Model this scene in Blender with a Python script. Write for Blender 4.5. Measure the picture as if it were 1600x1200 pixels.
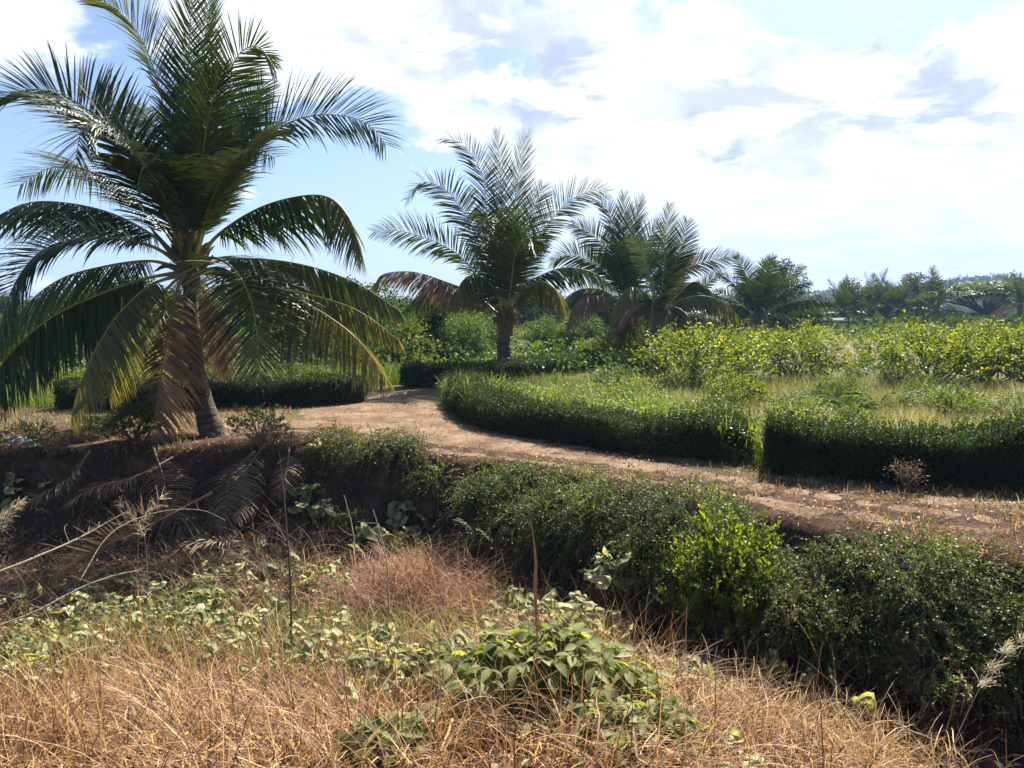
import bpy, math
import numpy as np
from mathutils import Vector, Matrix
R = math.radians
scene = bpy.context.scene
for o in list(bpy.data.objects):
    bpy.data.objects.remove(o)
COL = scene.collection

# ------------------------------------------------------------------ camera, sky, sun, exposure
CAM_H = 2.2
PITCH = math.atan(115.0 / 1200.0)
cam_d = bpy.data.cameras.new("camera"); cam = bpy.data.objects.new("camera", cam_d); COL.objects.link(cam)
cam_d.sensor_width = 36.0; cam_d.lens = 27.0; cam_d.clip_start = 0.05; cam_d.clip_end = 6000
cam.location = (0, 0, CAM_H); cam.rotation_euler = (R(90) - PITCH, 0, 0)
scene.camera = cam
scene.view_settings.view_transform = 'Standard'; scene.view_settings.look = 'None'
scene.view_settings.gamma = 1.0; scene.view_settings.use_curve_mapping = False
scene.view_settings.exposure = 1.68
scene.cycles.max_bounces = 6; scene.cycles.diffuse_bounces = 3; scene.cycles.glossy_bounces = 2
scene.cycles.transmission_bounces = 4; scene.cycles.transparent_max_bounces = 4; scene.cycles.volume_bounces = 0
SUN_EL, SUN_AZ = R(46), R(26)          # azimuth measured from straight ahead (+Y) towards the right (+X)
sd = Vector((math.sin(SUN_AZ) * math.cos(SUN_EL), math.cos(SUN_AZ) * math.cos(SUN_EL), math.sin(SUN_EL)))
sun_d = bpy.data.lights.new("sun", 'SUN'); sun_d.energy = 5.0; sun_d.angle = R(0.53); sun_d.color = (1.0, 0.95, 0.86)
sun = bpy.data.objects.new("sun", sun_d); COL.objects.link(sun)
sun.rotation_euler = (-sd).to_track_quat('-Z', 'Y').to_euler(); sun.location = sd * 60

world = bpy.data.worlds.new("World"); scene.world = world; world.use_nodes = True
wt = world.node_tree; wn = wt.nodes; wl = wt.links
for n in list(wn): wn.remove(n)
def wnode(t, **k):
    n = wn.new(t)
    for a, b in k.items(): setattr(n, a, b)
    return n
def wmath(op, a, b=None, clamp=False):
    n = wnode('ShaderNodeMath', operation=op, use_clamp=clamp)
    for i, v in enumerate((a, b)):
        if v is None: continue
        if isinstance(v, (int, float)): n.inputs[i].default_value = v
        else: wl.new(v, n.inputs[i])
    return n.outputs[0]
sky = wnode('ShaderNodeTexSky', sky_type='NISHITA', sun_disc=False, sun_elevation=SUN_EL, sun_rotation=SUN_AZ, air_density=1.0, dust_density=1.2, ozone_density=1.6)
geo = wnode('ShaderNodeTexCoord')
D = geo.outputs['Generated']
sep = wnode('ShaderNodeSeparateXYZ'); wl.new(D, sep.inputs[0])
zz = wmath('ADD', wmath('MAXIMUM', sep.outputs[2], 0.0), 0.16)
cx = wmath('DIVIDE', sep.outputs[0], zz); cy = wmath('DIVIDE', sep.outputs[1], zz)
comb = wnode('ShaderNodeCombineXYZ'); wl.new(cx, comb.inputs[0]); wl.new(cy, comb.inputs[1])
def wnoise(vec, scale, detail, rough=0.55, off=(0, 0, 0), dist=0.0):
    m = wnode('ShaderNodeVectorMath', operation='ADD'); wl.new(vec, m.inputs[0]); m.inputs[1].default_value = off
    n = wnode('ShaderNodeTexNoise'); n.inputs['Scale'].default_value = scale; n.inputs['Detail'].default_value = detail
    n.inputs['Roughness'].default_value = rough; n.inputs['Distortion'].default_value = dist
    wl.new(m.outputs[0], n.inputs['Vector']); return n.outputs['Fac']
nA = wnoise(comb.outputs[0], 1.3, 9, 0.62, (3.1, 1.7, 0), 0.3)
nB = wnoise(D, 9.0, 7, 0.6, (0.3, 0.2, 0.9))
def skydir(px, py):
    v = Vector(((px - 800) / 1200.0, 1.0, -(py - 600) / 1200.0))
    v = Matrix.Rotation(-PITCH, 3, 'X') @ v
    return v.normalized()
def blob(px, py, rad, w, sx=1.0):
    """soft patch of sky round one direction, its rim broken by noise"""
    c = skydir(px, py)
    s = wnode('ShaderNodeVectorMath', operation='SUBTRACT'); wl.new(D, s.inputs[0]); s.inputs[1].default_value = c
    q = wnode('ShaderNodeVectorMath', operation='MULTIPLY'); wl.new(s.outputs[0], q.inputs[0]); q.inputs[1].default_value = (1 / sx, 1, 1)
    l = wnode('ShaderNodeVectorMath', operation='LENGTH'); wl.new(q.outputs[0], l.inputs[0])
    v = wmath('ADD', l.outputs['Value'], wmath('MULTIPLY', wmath('SUBTRACT', nB, 0.5), rad * 1.6 + .09))
    m = wnode('ShaderNodeMapRange', interpolation_type='SMOOTHSTEP'); wl.new(v, m.inputs[0])
    m.inputs['From Min'].default_value = rad; m.inputs['From Max'].default_value = rad * 0.25
    m.inputs['To Min'].default_value = 0; m.inputs['To Max'].default_value = w
    return m.outputs[0]
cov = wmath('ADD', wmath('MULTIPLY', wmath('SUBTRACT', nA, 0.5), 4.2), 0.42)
# unseen clouds overhead and behind are thinned on purpose, to lessen the fill light
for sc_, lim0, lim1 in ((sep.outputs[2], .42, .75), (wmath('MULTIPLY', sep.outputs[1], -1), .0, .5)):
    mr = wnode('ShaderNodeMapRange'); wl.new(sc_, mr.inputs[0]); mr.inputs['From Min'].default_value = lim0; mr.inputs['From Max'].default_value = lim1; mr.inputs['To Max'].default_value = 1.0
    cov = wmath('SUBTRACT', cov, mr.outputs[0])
for b in [(1250, 330, .42, .75, 1.5), (1350, 390, .32, .9, 1.7), (1000, 120, .22, .5, 1.6), (20, 70, .11, .55, 1.2), (450, 80, .16, .55, 1.3), (1000, 280, .14, .5, 1.2), (1560, 90, .12, .4, 1.3), (650, 60, .18, .6, 1.5)]:
    cov = wmath('ADD', cov, blob(*b))
for b in [(600, 330, .2, -.8, 1.1), (110, 235, .16, -.75, 1.4), (170, 20, .07, -.6, 1.1), (1400, 5, .12, -.9, 1.9), (1020, 190, .07, -.35, 1.5), (500, 250, .08, -.4, 1.4), (560, 160, .06, -.3, 1.2)]:
    cov = wmath('ADD', cov, blob(*b))
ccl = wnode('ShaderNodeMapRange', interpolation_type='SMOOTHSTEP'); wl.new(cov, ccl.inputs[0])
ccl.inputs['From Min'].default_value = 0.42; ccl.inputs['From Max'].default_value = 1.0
nC = wnoise(comb.outputs[0], 3.2, 9, 0.6, (7.3, 2.2, 0), 0.4)
gm = wnode('ShaderNodeMapRange', interpolation_type='SMOOTHSTEP'); wl.new(nC, gm.inputs[0]); gm.inputs['From Min'].default_value = .44; gm.inputs['From Max'].default_value = .57
grey = blob(860, 130, .10, .95, 1.7)
for b in [(1420, 145, .10, .85, 2.3), (1132, 216, .045, .9, 1.4), (770, 80, .10, .8, 1.6), (1220, 180, .09, .6, 1.9), (470, 60, .08, .5, 1.5), (1000, 70, .08, .4, 1.8)]:
    grey = wmath('MAXIMUM', grey, blob(*b))
grey = wmath('MULTIPLY', grey, gm.outputs[0])
cc = wnode('ShaderNodeMix', data_type='RGBA'); wl.new(grey, cc.inputs[0])

cv = wnode('ShaderNodeMapRange'); wl.new(nC, cv.inputs[0]); cv.inputs['From Min'].default_value = .38; cv.inputs['From Max'].default_value = .62
cw = wnode('ShaderNodeMix', data_type='RGBA'); wl.new(cv.outputs[0], cw.inputs[0]); cw.inputs[6].default_value = (8.9, 8.9, 8.9, 1); cw.inputs[7].default_value = (6.9, 7.1, 7.6, 1); wl.new(cw.outputs[2], cc.inputs[6])
cc.inputs[7].default_value = (3.7, 4.2, 5.5, 1)
tint = wnode('ShaderNodeMix', data_type='RGBA', blend_type='MULTIPLY'); tint.inputs[0].default_value = 1
wl.new(sky.outputs[0], tint.inputs[6]); tint.inputs[7].default_value = (0.82, 0.88, .96, 1)
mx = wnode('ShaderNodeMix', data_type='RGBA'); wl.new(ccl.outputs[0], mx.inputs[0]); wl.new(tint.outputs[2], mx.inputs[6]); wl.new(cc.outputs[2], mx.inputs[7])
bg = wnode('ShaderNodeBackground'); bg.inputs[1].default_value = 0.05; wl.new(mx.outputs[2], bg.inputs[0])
wo = wnode('ShaderNodeOutputWorld'); wl.new(bg.outputs[0], wo.inputs[0])

# ------------------------------------------------------------------ helpers
CP, SP = math.cos(PITCH), math.sin(PITCH)
def ray(px, py):
    u = (px - 800) / 1200.0; v = (600 - py) / 1200.0
    return np.array([u, CP + v * SP, -SP + v * CP])
def at(px, py, depth):
    """the place a photo point has when it lies `depth` metres ahead"""
    r = ray(px, py); k = depth / r[1]
    return np.array([r[0] * k, depth, CAM_H + r[2] * k])
def ground_at(px, py, z=0.0):
    r = ray(px, py); k = (z - CAM_H) / r[2]
    return np.array([r[0] * k, r[1] * k, z])

def hash2(ix, iy, s):
    h = (ix.astype(np.int64) * 374761393 + iy.astype(np.int64) * 668265263 + s * 974634777) & 0x7fffffff
    h = ((h ^ (h >> 13)) * 1274126177) & 0x7fffffff
    return ((h ^ (h >> 16)) & 0xffff) / 65535.0
def vnoise(x, y, s=0):
    x = np.asarray(x, float); y = np.asarray(y, float)
    ix = np.floor(x); iy = np.floor(y); fx = x - ix; fy = y - iy
    fx = fx * fx * (3 - 2 * fx); fy = fy * fy * (3 - 2 * fy)
    a = hash2(ix, iy, s); b = hash2(ix + 1, iy, s); c = hash2(ix, iy + 1, s); d = hash2(ix + 1, iy + 1, s)
    return (a * (1 - fx) + b * fx) * (1 - fy) + (c * (1 - fx) + d * fx) * fy
def fbm(x, y, s=0, o=4):
    t = 0; a = .5
    for i in range(o):
        t = t + a * vnoise(np.asarray(x) * 2 ** i, np.asarray(y) * 2 ** i, s + i * 7); a *= .5
    return t
def sstep(a, b, x):
    t = np.clip((x - a) / (b - a), 0, 1); return t * t * (3 - 2 * t)
def nrm(v):
    return v / np.maximum(np.linalg.norm(v, axis=-1, keepdims=True), 1e-9)

EX = [-40, -14, -8.2, -5.6, -4.3, -3.1, -1.6, -0.4, 0.6, 1.5, 2.4, 3.2, 4.6, 7, 12, 40]
EY = [13.5, 12.8, 12.3, 12.3, 12.2, 12.2, 11.9, 11.3, 10.5, 9.6, 8.6, 7.8, 6.8, 5.6, 4.0, 0.0]
def edge_y(x):
    x = np.asarray(x, float)
    return sum(np.interp(x + d, EX, EY) for d in (-.6, -.3, 0, .3, .6)) / 5 + .25 * (vnoise(x * 1.3, x * 0 + 3.3, 5) - .5)
def terrain(x, y):
    x = np.asarray(x, float); y = np.asarray(y, float)
    s = edge_y(x) - y
    bank = np.interp(s, [-.3, 0, .18, .35, .78, 1.5, 3], [0, -.05, -.28, -.62, -1.12, -1.25, -1.3])
    near = np.interp(y + 1.35 * np.clip(x - .8, 0, 3.2) * sstep(1, 4, y), [-30, .5, 1.5, 4, 6, 8, 9], [.6, .6, .45, -.3, -.92, -1.25, -1.45])
    z = np.maximum(bank, near)
    inside = sstep(-.1, .5, s) * sstep(-2, 2, y)
    z = z + inside * (.22 * (fbm(x * 1.3, y * 1.3, 11) - .47) + .07 * (fbm(x * 5, y * 5 , 13) - .47) + .05 * (vnoise(x * 6, y * 6, 3) - .5))
    z = z + (1 - inside) * (.05 * (fbm(x * .6, y * .6, 21) - .47) + .012 * (vnoise(x * 5, y * 5, 9) - .5))
    return z

class Soup:
    """collects vertices, quads and a per-face shade value, and becomes ONE mesh"""
    def __init__(s): s.v = []; s.f = []; s.t = []; s.a = []; s.n = 0; s.m = []
    def add(s, verts, faces, val=0.5, mat=0):
        verts = np.asarray(verts, float).reshape(-1, 3); faces = np.asarray(faces, int)
        if faces.shape[1] == 3: faces = np.concatenate([faces, faces[:, 2:3] * 0 - 1 - s.n], 1)
        s.v.append(verts); s.f.append(faces + s.n); s.n += len(verts)
        s.a.append(np.broadcast_to(np.asarray(val, float), (len(faces),))); s.m.append(np.full(len(faces), mat, int))
    def mesh(s, name, mats, smooth=False):
        V = np.concatenate(s.v); F = np.concatenate(s.f); A = np.concatenate(s.a); M = np.concatenate(s.m)
        tri = F[:, 3] < 0; ln = np.where(tri, 3, 4)
        me = bpy.data.meshes.new(name)
        me.vertices.add(len(V)); me.vertices.foreach_set("co", V.astype(np.float32).ravel())
        keep = np.ones(F.shape, bool); keep[tri, 3] = False
        L = F[keep]
        me.loops.add(len(L)); me.loops.foreach_set("vertex_index", L.astype(np.int32))
        me.polygons.add(len(F)); st = np.concatenate([[0], np.cumsum(ln)[:-1]])
        me.polygons.foreach_set("loop_start", st.astype(np.int32))
        for m in (mats if isinstance(mats, (list, tuple)) else [mats]): me.materials.append(m)
        me.polygons.foreach_set("material_index", M.astype(np.int32))
        if smooth: me.polygons.foreach_set("use_smooth", np.ones(len(F), bool))
        at_ = me.attributes.new("shade", 'FLOAT', 'FACE'); at_.data.foreach_set("value", A.astype(np.float32))
        me.update(calc_edges=True); return me

def ribbons(S, P, side, W, val, mat=0):
    """P (K,n,3) centre lines, side (K,3) or (K,n,3), W (K,n) half widths"""
    K, n, _ = P.shape
    if side.ndim == 2: side = side[:, None, :]
    off = side * W[:, :, None]
    V = np.stack([P - off, P + off], 2).reshape(-1, 3)
    b = (np.arange(K) * n * 2)[:, None] + (np.arange(n - 1) * 2)[None]
    F = np.stack([b, b + 1, b + 3, b + 2], -1).reshape(-1, 4)
    S.add(V, F, np.repeat(np.broadcast_to(val, (K,)), n - 1), mat)
def leaves(S, P, D, N, L, W, val, fold=.15, mat=0):
    """diamond leaves folded a little along the midrib"""
    D = nrm(D); Sd = nrm(np.cross(D, N)); N = np.cross(Sd, D); L = np.broadcast_to(L, (len(P),))[:, None]; W = np.broadcast_to(W, (len(P),))[:, None]
    a = P + D * L * .45; up = N * W * fold
    V = np.stack([P, a + Sd * W * .5 + up, P + D * L, a - Sd * W * .5 + up], 1).reshape(-1, 3)
    F = np.arange(len(P) * 4).reshape(-1, 4)
    S.add(V, F, val, mat)
def bigleaves(S, P, D, N, L, W, val, droop=.25, mat=0, prof=(.06, .75, 1, .8, .05)):
    """longer leaves with a bent blade and a V fold along the midrib"""
    D = nrm(D); Sd = nrm(np.cross(D, N)); N = np.cross(Sd, D); K = len(P)
    L = np.broadcast_to(L, (K,)); W = np.broadcast_to(W, (K,)); n = len(prof)
    t = np.linspace(0, 1, n)[None, :, None]
    C = P[:, None] + D[:, None] * t * L[:, None, None] - N[:, None] * (t ** 2) * (L * droop)[:, None, None]
    w = np.array(prof)[None, :, None] * W[:, None, None] * .5
    up = N[:, None] * w * .35
    V = np.stack([C - Sd[:, None] * w + up, C, C + Sd[:, None] * w + up], 2).reshape(-1, 3)
    b = (np.arange(K) * n * 3)[:, None] + (np.arange(n - 1) * 3)[None]
    F = np.concatenate([np.stack([b, b + 1, b + 4, b + 3], -1).reshape(-1, 4), np.stack([b + 1, b + 2, b + 5, b + 4], -1).reshape(-1, 4)])
    vv = np.repeat(np.broadcast_to(val, (K,)), n - 1)
    S.add(V, F, np.concatenate([vv, vv]), mat)
def tube(S, pts, rad, n=6, val=.5, mat=0, cap=False):
    pts = np.asarray(pts, float); k = len(pts); rad = np.broadcast_to(rad, (k,))
    T = nrm(np.gradient(pts, axis=0)); ref = np.array([0, 0, 1.]) if abs(T[:, 2]).mean() < .8 else np.array([0., 1, 0])
    A = nrm(np.cross(T, ref)); B = np.cross(T, A)
    a = np.linspace(0, 2 * np.pi, n, endpoint=False)
    V = pts[:, None] + rad[:, None, None] * (A[:, None] * np.cos(a)[None, :, None] + B[:, None] * np.sin(a)[None, :, None])
    i = np.arange(k - 1)[:, None] * n; j = np.arange(n)[None]; j2 = (j + 1) % n
    F = np.stack([i + j, i + j2, i + n + j2, i + n + j], -1).reshape(-1, 4)
    V = V.reshape(-1, 3)
    if cap:
        V = np.concatenate([V, pts[-1:], pts[:1]]); c = k * n
        F2 = np.stack([(k - 1) * n + j[0], (k - 1) * n + j2[0], np.full(n, c)], -1)
        F3 = np.stack([j2[0], j[0], np.full(n, c + 1)], -1)
        F = np.concatenate([F, np.stack([F2[:, 0], F2[:, 1], F2[:, 2], F2[:, 2]], -1)[:0]])
        S.add(V, F, val, mat); base = S.n - len(V)
        for Q in (F2, F3):
            Q4 = np.concatenate([Q + base, np.full((n, 1), -1)], 1)
            S.f.append(Q4); S.a.append(np.full(n, float(val) if np.isscalar(val) else .5)); S.m.append(np.full(n, mat, int))
    else:
        S.add(V, F, val, mat)
def curve(pts, n):
    """smooth line through control points"""
    P = np.asarray(pts, float); k = len(P)
    Q = np.concatenate([2 * P[:1] - P[1:2], P, 2 * P[-1:] - P[-2:-1]])
    seg = np.linalg.norm(np.diff(P, axis=0), axis=1); cum = np.concatenate([[0], np.cumsum(seg)]) / seg.sum()
    out = []
    for u in np.linspace(0, 1, n):
        i = min(np.searchsorted(cum, u, side='right') - 1, k - 2); t = (u - cum[i]) / (cum[i + 1] - cum[i])
        a, b, c, d = Q[i], Q[i + 1], Q[i + 2], Q[i + 3]
        out.append(.5 * (2 * b + (c - a) * t + (2 * a - 5 * b + 4 * c - d) * t * t + (3 * b - a - 3 * c + d) * t ** 3))
    return np.array(out)
def blades(S, P, H, rng, lean=.4, width=.004, n=5, bend=1.0, val=None, az=None, flat=0.0):
    """grass blades: P roots, H lengths; lean start tilt, bend how far they curl over"""
    K = len(P); az = rng.uniform(0, 2 * np.pi, K) if az is None else az
    h = np.stack([np.cos(az), np.sin(az), np.zeros(K)], -1)
    th = np.abs(rng.normal(0, lean, K)) + flat; cur = bend * rng.uniform(.2, 1.3, K)
    q = [P]; seg = H / (n - 1)
    wob = rng.normal(0, .12, (K, n - 1))
    for i in range(n - 1):
        a = np.clip(th + cur * (i / (n - 1)), 0, 2.3)
        hh = h + np.stack([-h[:, 1], h[:, 0], h[:, 2]], -1) * (wob[:, :i + 1].sum(1))[:, None]
        q.append(q[-1] + (hh * np.sin(a)[:, None] + np.array([0, 0, 1.]) * np.cos(a)[:, None]) * seg[:, None])
    C = np.stack(q, 1)
    sd = rng.normal(0, .4, (K, 3)) * [1, 1, .3] + np.stack([-h[:, 1], h[:, 0], h[:, 2]], -1)
    W = (width * rng.uniform(.5, 1.4, K))[:, None] * np.linspace(1, .15, n)[None] * np.array([.8] + [1] * (n - 1))[None]
    ribbons(S, C, nrm(sd), W, rng.uniform(0, 1, K) if val is None else val)

def link(name, me, parent=None, **props):
    o = bpy.data.objects.new(name, me); COL.objects.link(o)
    if parent is not None: o.parent = parent
    for k, v in props.items(): o[k] = v
    return o
def thing(name, label, cat, loc=(0, 0, 0), group=None, rz=0., sc=1.):
    o = bpy.data.objects.new(name, None); COL.objects.link(o); o.empty_display_size = .2
    o.location = [float(q) for q in loc]; o.rotation_euler = (0, 0, rz); o.scale = (sc,) * 3 if np.isscalar(sc) else sc
    o['label'] = label; o['category'] = cat
    if group: o['group'] = group
    return o
def dup(root, loc, rz, sc, label=None, group=None, tilt=(0, 0)):
    r = root.copy(); COL.objects.link(r); r.location = [float(q) for q in loc]; r.rotation_euler = (tilt[0], tilt[1], rz)
    r.scale = (sc,) * 3 if np.isscalar(sc) else sc
    if label: r['label'] = label
    if group: r['group'] = group
    for ch in list(root.children):
        c = ch.copy(); COL.objects.link(c); c.parent = r
        for g in ch.children:
            d = g.copy(); COL.objects.link(d); d.parent = c
    return r

# ------------------------------------------------------------------ materials
def base_mat(name):
    m = bpy.data.materials.new(name); m.use_nodes = True; nt = m.node_tree
    for n in list(nt.nodes): nt.nodes.remove(n)
    return m, nt, nt.nodes.new('ShaderNodeOutputMaterial')
def ramp(nt, cols, fac):
    r = nt.nodes.new('ShaderNodeValToRGB'); e = r.color_ramp.elements
    for i, c in enumerate(cols):
        p, c = c if len(c) == 2 else (i / max(1, len(cols) - 1), c)
        el = e[i] if i < 2 else e.new(p)
        el.position = p; el.color = (*c, 1)
    nt.links.new(fac, r.inputs[0]); return r.outputs[0]
def leaf_mat(name, cols, rough=.5, trans=.35, tcol=None, spec=.5):
    m, nt, out = base_mat(name)
    a = nt.nodes.new('ShaderNodeAttribute'); a.attribute_name = 'shade'
    c = ramp(nt, cols, a.outputs['Fac'])
    p = nt.nodes.new('ShaderNodeBsdfPrincipled'); p.inputs['Roughness'].default_value = rough; p.inputs['Specular IOR Level'].default_value = spec
    nt.links.new(c, p.inputs['Base Color'])
    if trans > 0:
        t = nt.nodes.new('ShaderNodeBsdfTranslucent'); mm = nt.nodes.new('ShaderNodeMix'); mm.data_type = 'RGBA'; mm.blend_type = 'MULTIPLY'
        mm.inputs[0].default_value = 1; nt.links.new(c, mm.inputs[6]); mm.inputs[7].default_value = (*(tcol or (1.8, 1.7, .6)), 1)
        nt.links.new(mm.outputs[2], t.inputs[0])
        x = nt.nodes.new('ShaderNodeMixShader'); x.inputs[0].default_value = trans
        nt.links.new(p.outputs[0], x.inputs[1]); nt.links.new(t.outputs[0], x.inputs[2]); nt.links.new(x.outputs[0], out.inputs[0])
    else: nt.links.new(p.outputs[0], out.inputs[0])
    return m
def rough_mat(name, cols, scale=8, detail=6, rough=.9, bump=.3, bscale=40, stretch=(1, 1, 1), spec=.2):
    m, nt, out = base_mat(name)
    tc = nt.nodes.new('ShaderNodeTexCoord'); mp = nt.nodes.new('ShaderNodeMapping'); mp.inputs['Scale'].default_value = stretch
    nt.links.new(tc.outputs['Object'], mp.inputs[0])
    n = nt.nodes.new('ShaderNodeTexNoise'); n.inputs['Scale'].default_value = scale; n.inputs['Detail'].default_value = detail; n.inputs['Roughness'].default_value = .65
    nt.links.new(mp.outputs[0], n.inputs['Vector'])
    c = ramp(nt, cols, n.outputs['Fac'])
    p = nt.nodes.new('ShaderNodeBsdfPrincipled'); p.inputs['Roughness'].default_value = rough; p.inputs['Specular IOR Level'].default_value = spec
    nt.links.new(c, p.inputs['Base Color'])
    if bump:
        n2 = nt.nodes.new('ShaderNodeTexNoise'); n2.inputs['Scale'].default_value = bscale; n2.inputs['Detail'].default_value = 5
        nt.links.new(mp.outputs[0], n2.inputs['Vector'])
        b = nt.nodes.new('ShaderNodeBump'); b.inputs['Strength'].default_value = bump; b.inputs['Distance'].default_value = .03
        nt.links.new(n2.outputs['Fac'], b.inputs['Height']); nt.links.new(b.outputs[0], p.inputs['Normal'])
    nt.links.new(p.outputs[0], out.inputs[0]); return m

M_palm = leaf_mat('palm_leaf', [(.018, .028, .010), (.031, .047, .013), (.052, .072, .017), (.085, .10, .028)], .45, .18, (1.6, 1.8, .45), .22)
M_palm_y = leaf_mat('palm_leaf_yellowing', [(.05, .065, .018), (.11, .11, .028), (.20, .165, .045), (.26, .18, .07)], .45, .35, (1.4, 1.3, .5), .4)
M_palm_pale = leaf_mat('palm_leaf_pale', [(.035, .052, .016), (.065, .08, .024), (.115, .12, .036), (.19, .17, .07)], .42, .2, (1.4, 1.5, .5), .35)
M_palm_dead = leaf_mat('palm_leaf_dead', [(.10, .062, .038), (.17, .11, .07), (.24, .165, .10), (.32, .24, .16)], .75, .15, (1.2, 1.1, .8), .2)
M_rachis = rough_mat('palm_midrib', [(.14, .15, .035), (.24, .22, .06), (.3, .24, .09)], 5, 3, .4, .1, 30, spec=.5)
M_rachis_dead = rough_mat('palm_midrib_dead', [(.18, .12, .07), (.34, .25, .16)], 8, 4, .8, .2)
M_trunk = rough_mat('palm_bark', [(.3, (.035, .027, .02)), (.5, (.10, .08, .06)), (.7, (.19, .155, .12))], 3.2, 8, .95, .9, 14, (1, 1, 3.5))
M_fibre = rough_mat('palm_fibre', [(.3, (.05, .03, .018)), (.5, (.15, .09, .045)), (.7, (.28, .18, .09))], 9, 6, .95, .8, 30, (3, 3, 1))
M_boot = rough_mat('palm_leaf_base', [(.05, .04, .02), (.11, .085, .04), (.2, .15, .08)], 6, 5, .6, .3, 20)
M_bark = rough_mat('bark', [(.05, .038, .028), (.13, .10, .075)], 6, 5, .95, .5, 18, (1, 1, .4))
M_twig = rough_mat('twig', [(.10, .07, .045), (.22, .16, .11)], 12, 3, .85, .2)
M_stick = rough_mat('bleached_wood', [(.26, .20, .14), (.46, .38, .29)], 9, 5, .85, .4, 40)
M_hedge = leaf_mat('hedge_leaf', [(.012, .020, .006), (.020, .034, .009), (.034, .055, .013), (.07, .095, .022)], .55, .26, (1.7, 1.9, .5), .16)
M_hedge_loose = leaf_mat('loose_hedge_leaf', [(.026, .036, .012), (.060, .078, .022), (.115, .135, .038), (.25, .23, .09)], .5, .34, (1.6, 1.8, .5), .3)
M_core = rough_mat('hedge_light_block', [(.008, .010, .005), (.022, .022, .011)], 22, 4, .95, .8, 40)  # dark fill of the cores added to stop light inside the hedges
M_bush = leaf_mat('citrus_leaf', [(.035, .065, .010), (.075, .115, .013), (.12, .155, .018), (.26, .245, .025)], .5, .5, (2.0, 1.9, .42), .2)
M_green = leaf_mat('weed_leaf', [(.022, .045, .012), (.042, .075, .016), (.075, .11, .024), (.15, .165, .045)], .55, .38, (1.7, 1.8, .5), .2)
M_lime = leaf_mat('bright_shrub_leaf', [(.045, .075, .014), (.09, .13, .022), (.16, .19, .03), (.32, .30, .06)], .5, .42, (1.8, 1.8, .4), .25)
M_tree = leaf_mat('tree_leaf', [(.018, .032, .012), (.032, .052, .016), (.052, .078, .022), (.075, .10, .03)], .75, .25, (1.6, 1.8, .6), .06)
M_treedry = leaf_mat('dry_tree_leaf', [(.06, .062, .032), (.11, .105, .05), (.17, .145, .075)], .6, .3, (1.3, 1.3, .7), .3)
M_straw = leaf_mat('straw', [(.075, .034, .013), (.22, .115, .043), (.43, .255, .10), (.70, .49, .235)], .6, .3, (1.25, 1.15, .8), .3)
M_strawred = leaf_mat('reddish_straw', [(.09, .04, .022), (.20, .095, .052), (.34, .18, .105), (.52, .33, .20)], .65, .25, (1.25, 1.1, .8), .3)
M_field = leaf_mat('field_grass', [(.06, .072, .03), (.14, .15, .07), (.25, .24, .14), (.44, .39, .27)], .6, .42, (1.4, 1.35, .55), .3)
M_fieldgreen = leaf_mat('lush_grass', [(.045, .08, .016), (.085, .13, .024), (.14, .19, .035), (.27, .28, .09)], .55, .42, (1.6, 1.6, .45), .4)
M_dust = leaf_mat('dusty_creeper_leaf', [(.13, .16, .07), (.25, .27, .12), (.38, .37, .18), (.52, .48, .27)], .7, .4, (1.2, 1.2, .6), .25)
M_dustg = leaf_mat('shrub_leaf', [(.06, .075, .022), (.13, .155, .042), (.22, .235, .075), (.38, .36, .18)], .65, .45, (1.6, 1.7, .45), .18)
M_banana = leaf_mat('banana_leaf', [(.02, .05, .014), (.05, .10, .022), (.12, .19, .03)], .7, .4, (1.7, 1.8, .5), .1)
M_fern = leaf_mat('feathery_leaf', [(.03, .06, .014), (.07, .12, .022), (.12, .18, .03)], .8, .45, (1.6, 1.7, .5), .05)
M_litter = leaf_mat('dry_litter', [(.10, .05, .03), (.22, .13, .08), (.36, .25, .16), (.55, .44, .32)], .8, .1, (1, 1, 1), .2)
M_plume = leaf_mat('grass_plume', [(.36, .28, .18), (.55, .46, .32), (.70, .62, .46)], .7, .4, (1.1, 1.1, .9), .2)

# ------------------------------------------------------------------ ground
def grow(a, step, end, k=1.12):
    out = [a]; s = step
    while (out[-1] < end) if step > 0 else (out[-1] > end):
        s *= k; out.append(out[-1] + s)
    return out[1:]
xs = np.array(sorted(grow(-11, -.1, -1800)) + list(np.arange(-11, 11.01, .09)) + grow(11, .1, 1800))
ys = np.array(sorted(grow(1.5, -.2, -60)) + list(np.arange(1.5, 19, .08)) + grow(19, .09, 1800, 1.08))
GX, GY = np.meshgrid(xs, ys); GZ = terrain(GX, GY)
S = Soup(); nx, ny = len(xs), len(ys)
i = np.arange(ny - 1)[:, None] * nx + np.arange(nx - 1)[None]
F = np.stack([i, i + 1, i + nx + 1, i + nx], -1).reshape(-1, 4)
S.add(np.stack([GX, GY, GZ], -1), F)
m, nt, out = base_mat('soil_and_field')
tc = nt.nodes.new('ShaderNodeTexCoord')
def tnoise(nt, vec, sc, det=6, ro=.6):
    n = nt.nodes.new('ShaderNodeTexNoise'); n.inputs['Scale'].default_value = sc; n.inputs['Detail'].default_value = det; n.inputs['Roughness'].default_value = ro
    nt.links.new(vec, n.inputs['Vector']); return n.outputs['Fac']
soil = ramp(nt, [(.3, (.025, .013, .009)), (.48, (.058, .030, .020)), (.6, (.11, .062, .04)), (.75, (.27, .18, .12))], tnoise(nt, tc.outputs['Object'], 2.3, 9, .7))
field = ramp(nt, [(.3, (.045, .055, .02)), (.5, (.10, .10, .04)), (.7, (.2, .16, .085))], tnoise(nt, tc.outputs['Object'], 1.1, 8, .7))
az_ = nt.nodes.new('ShaderNodeAttribute'); az_.attribute_name = 'grown'
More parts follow.
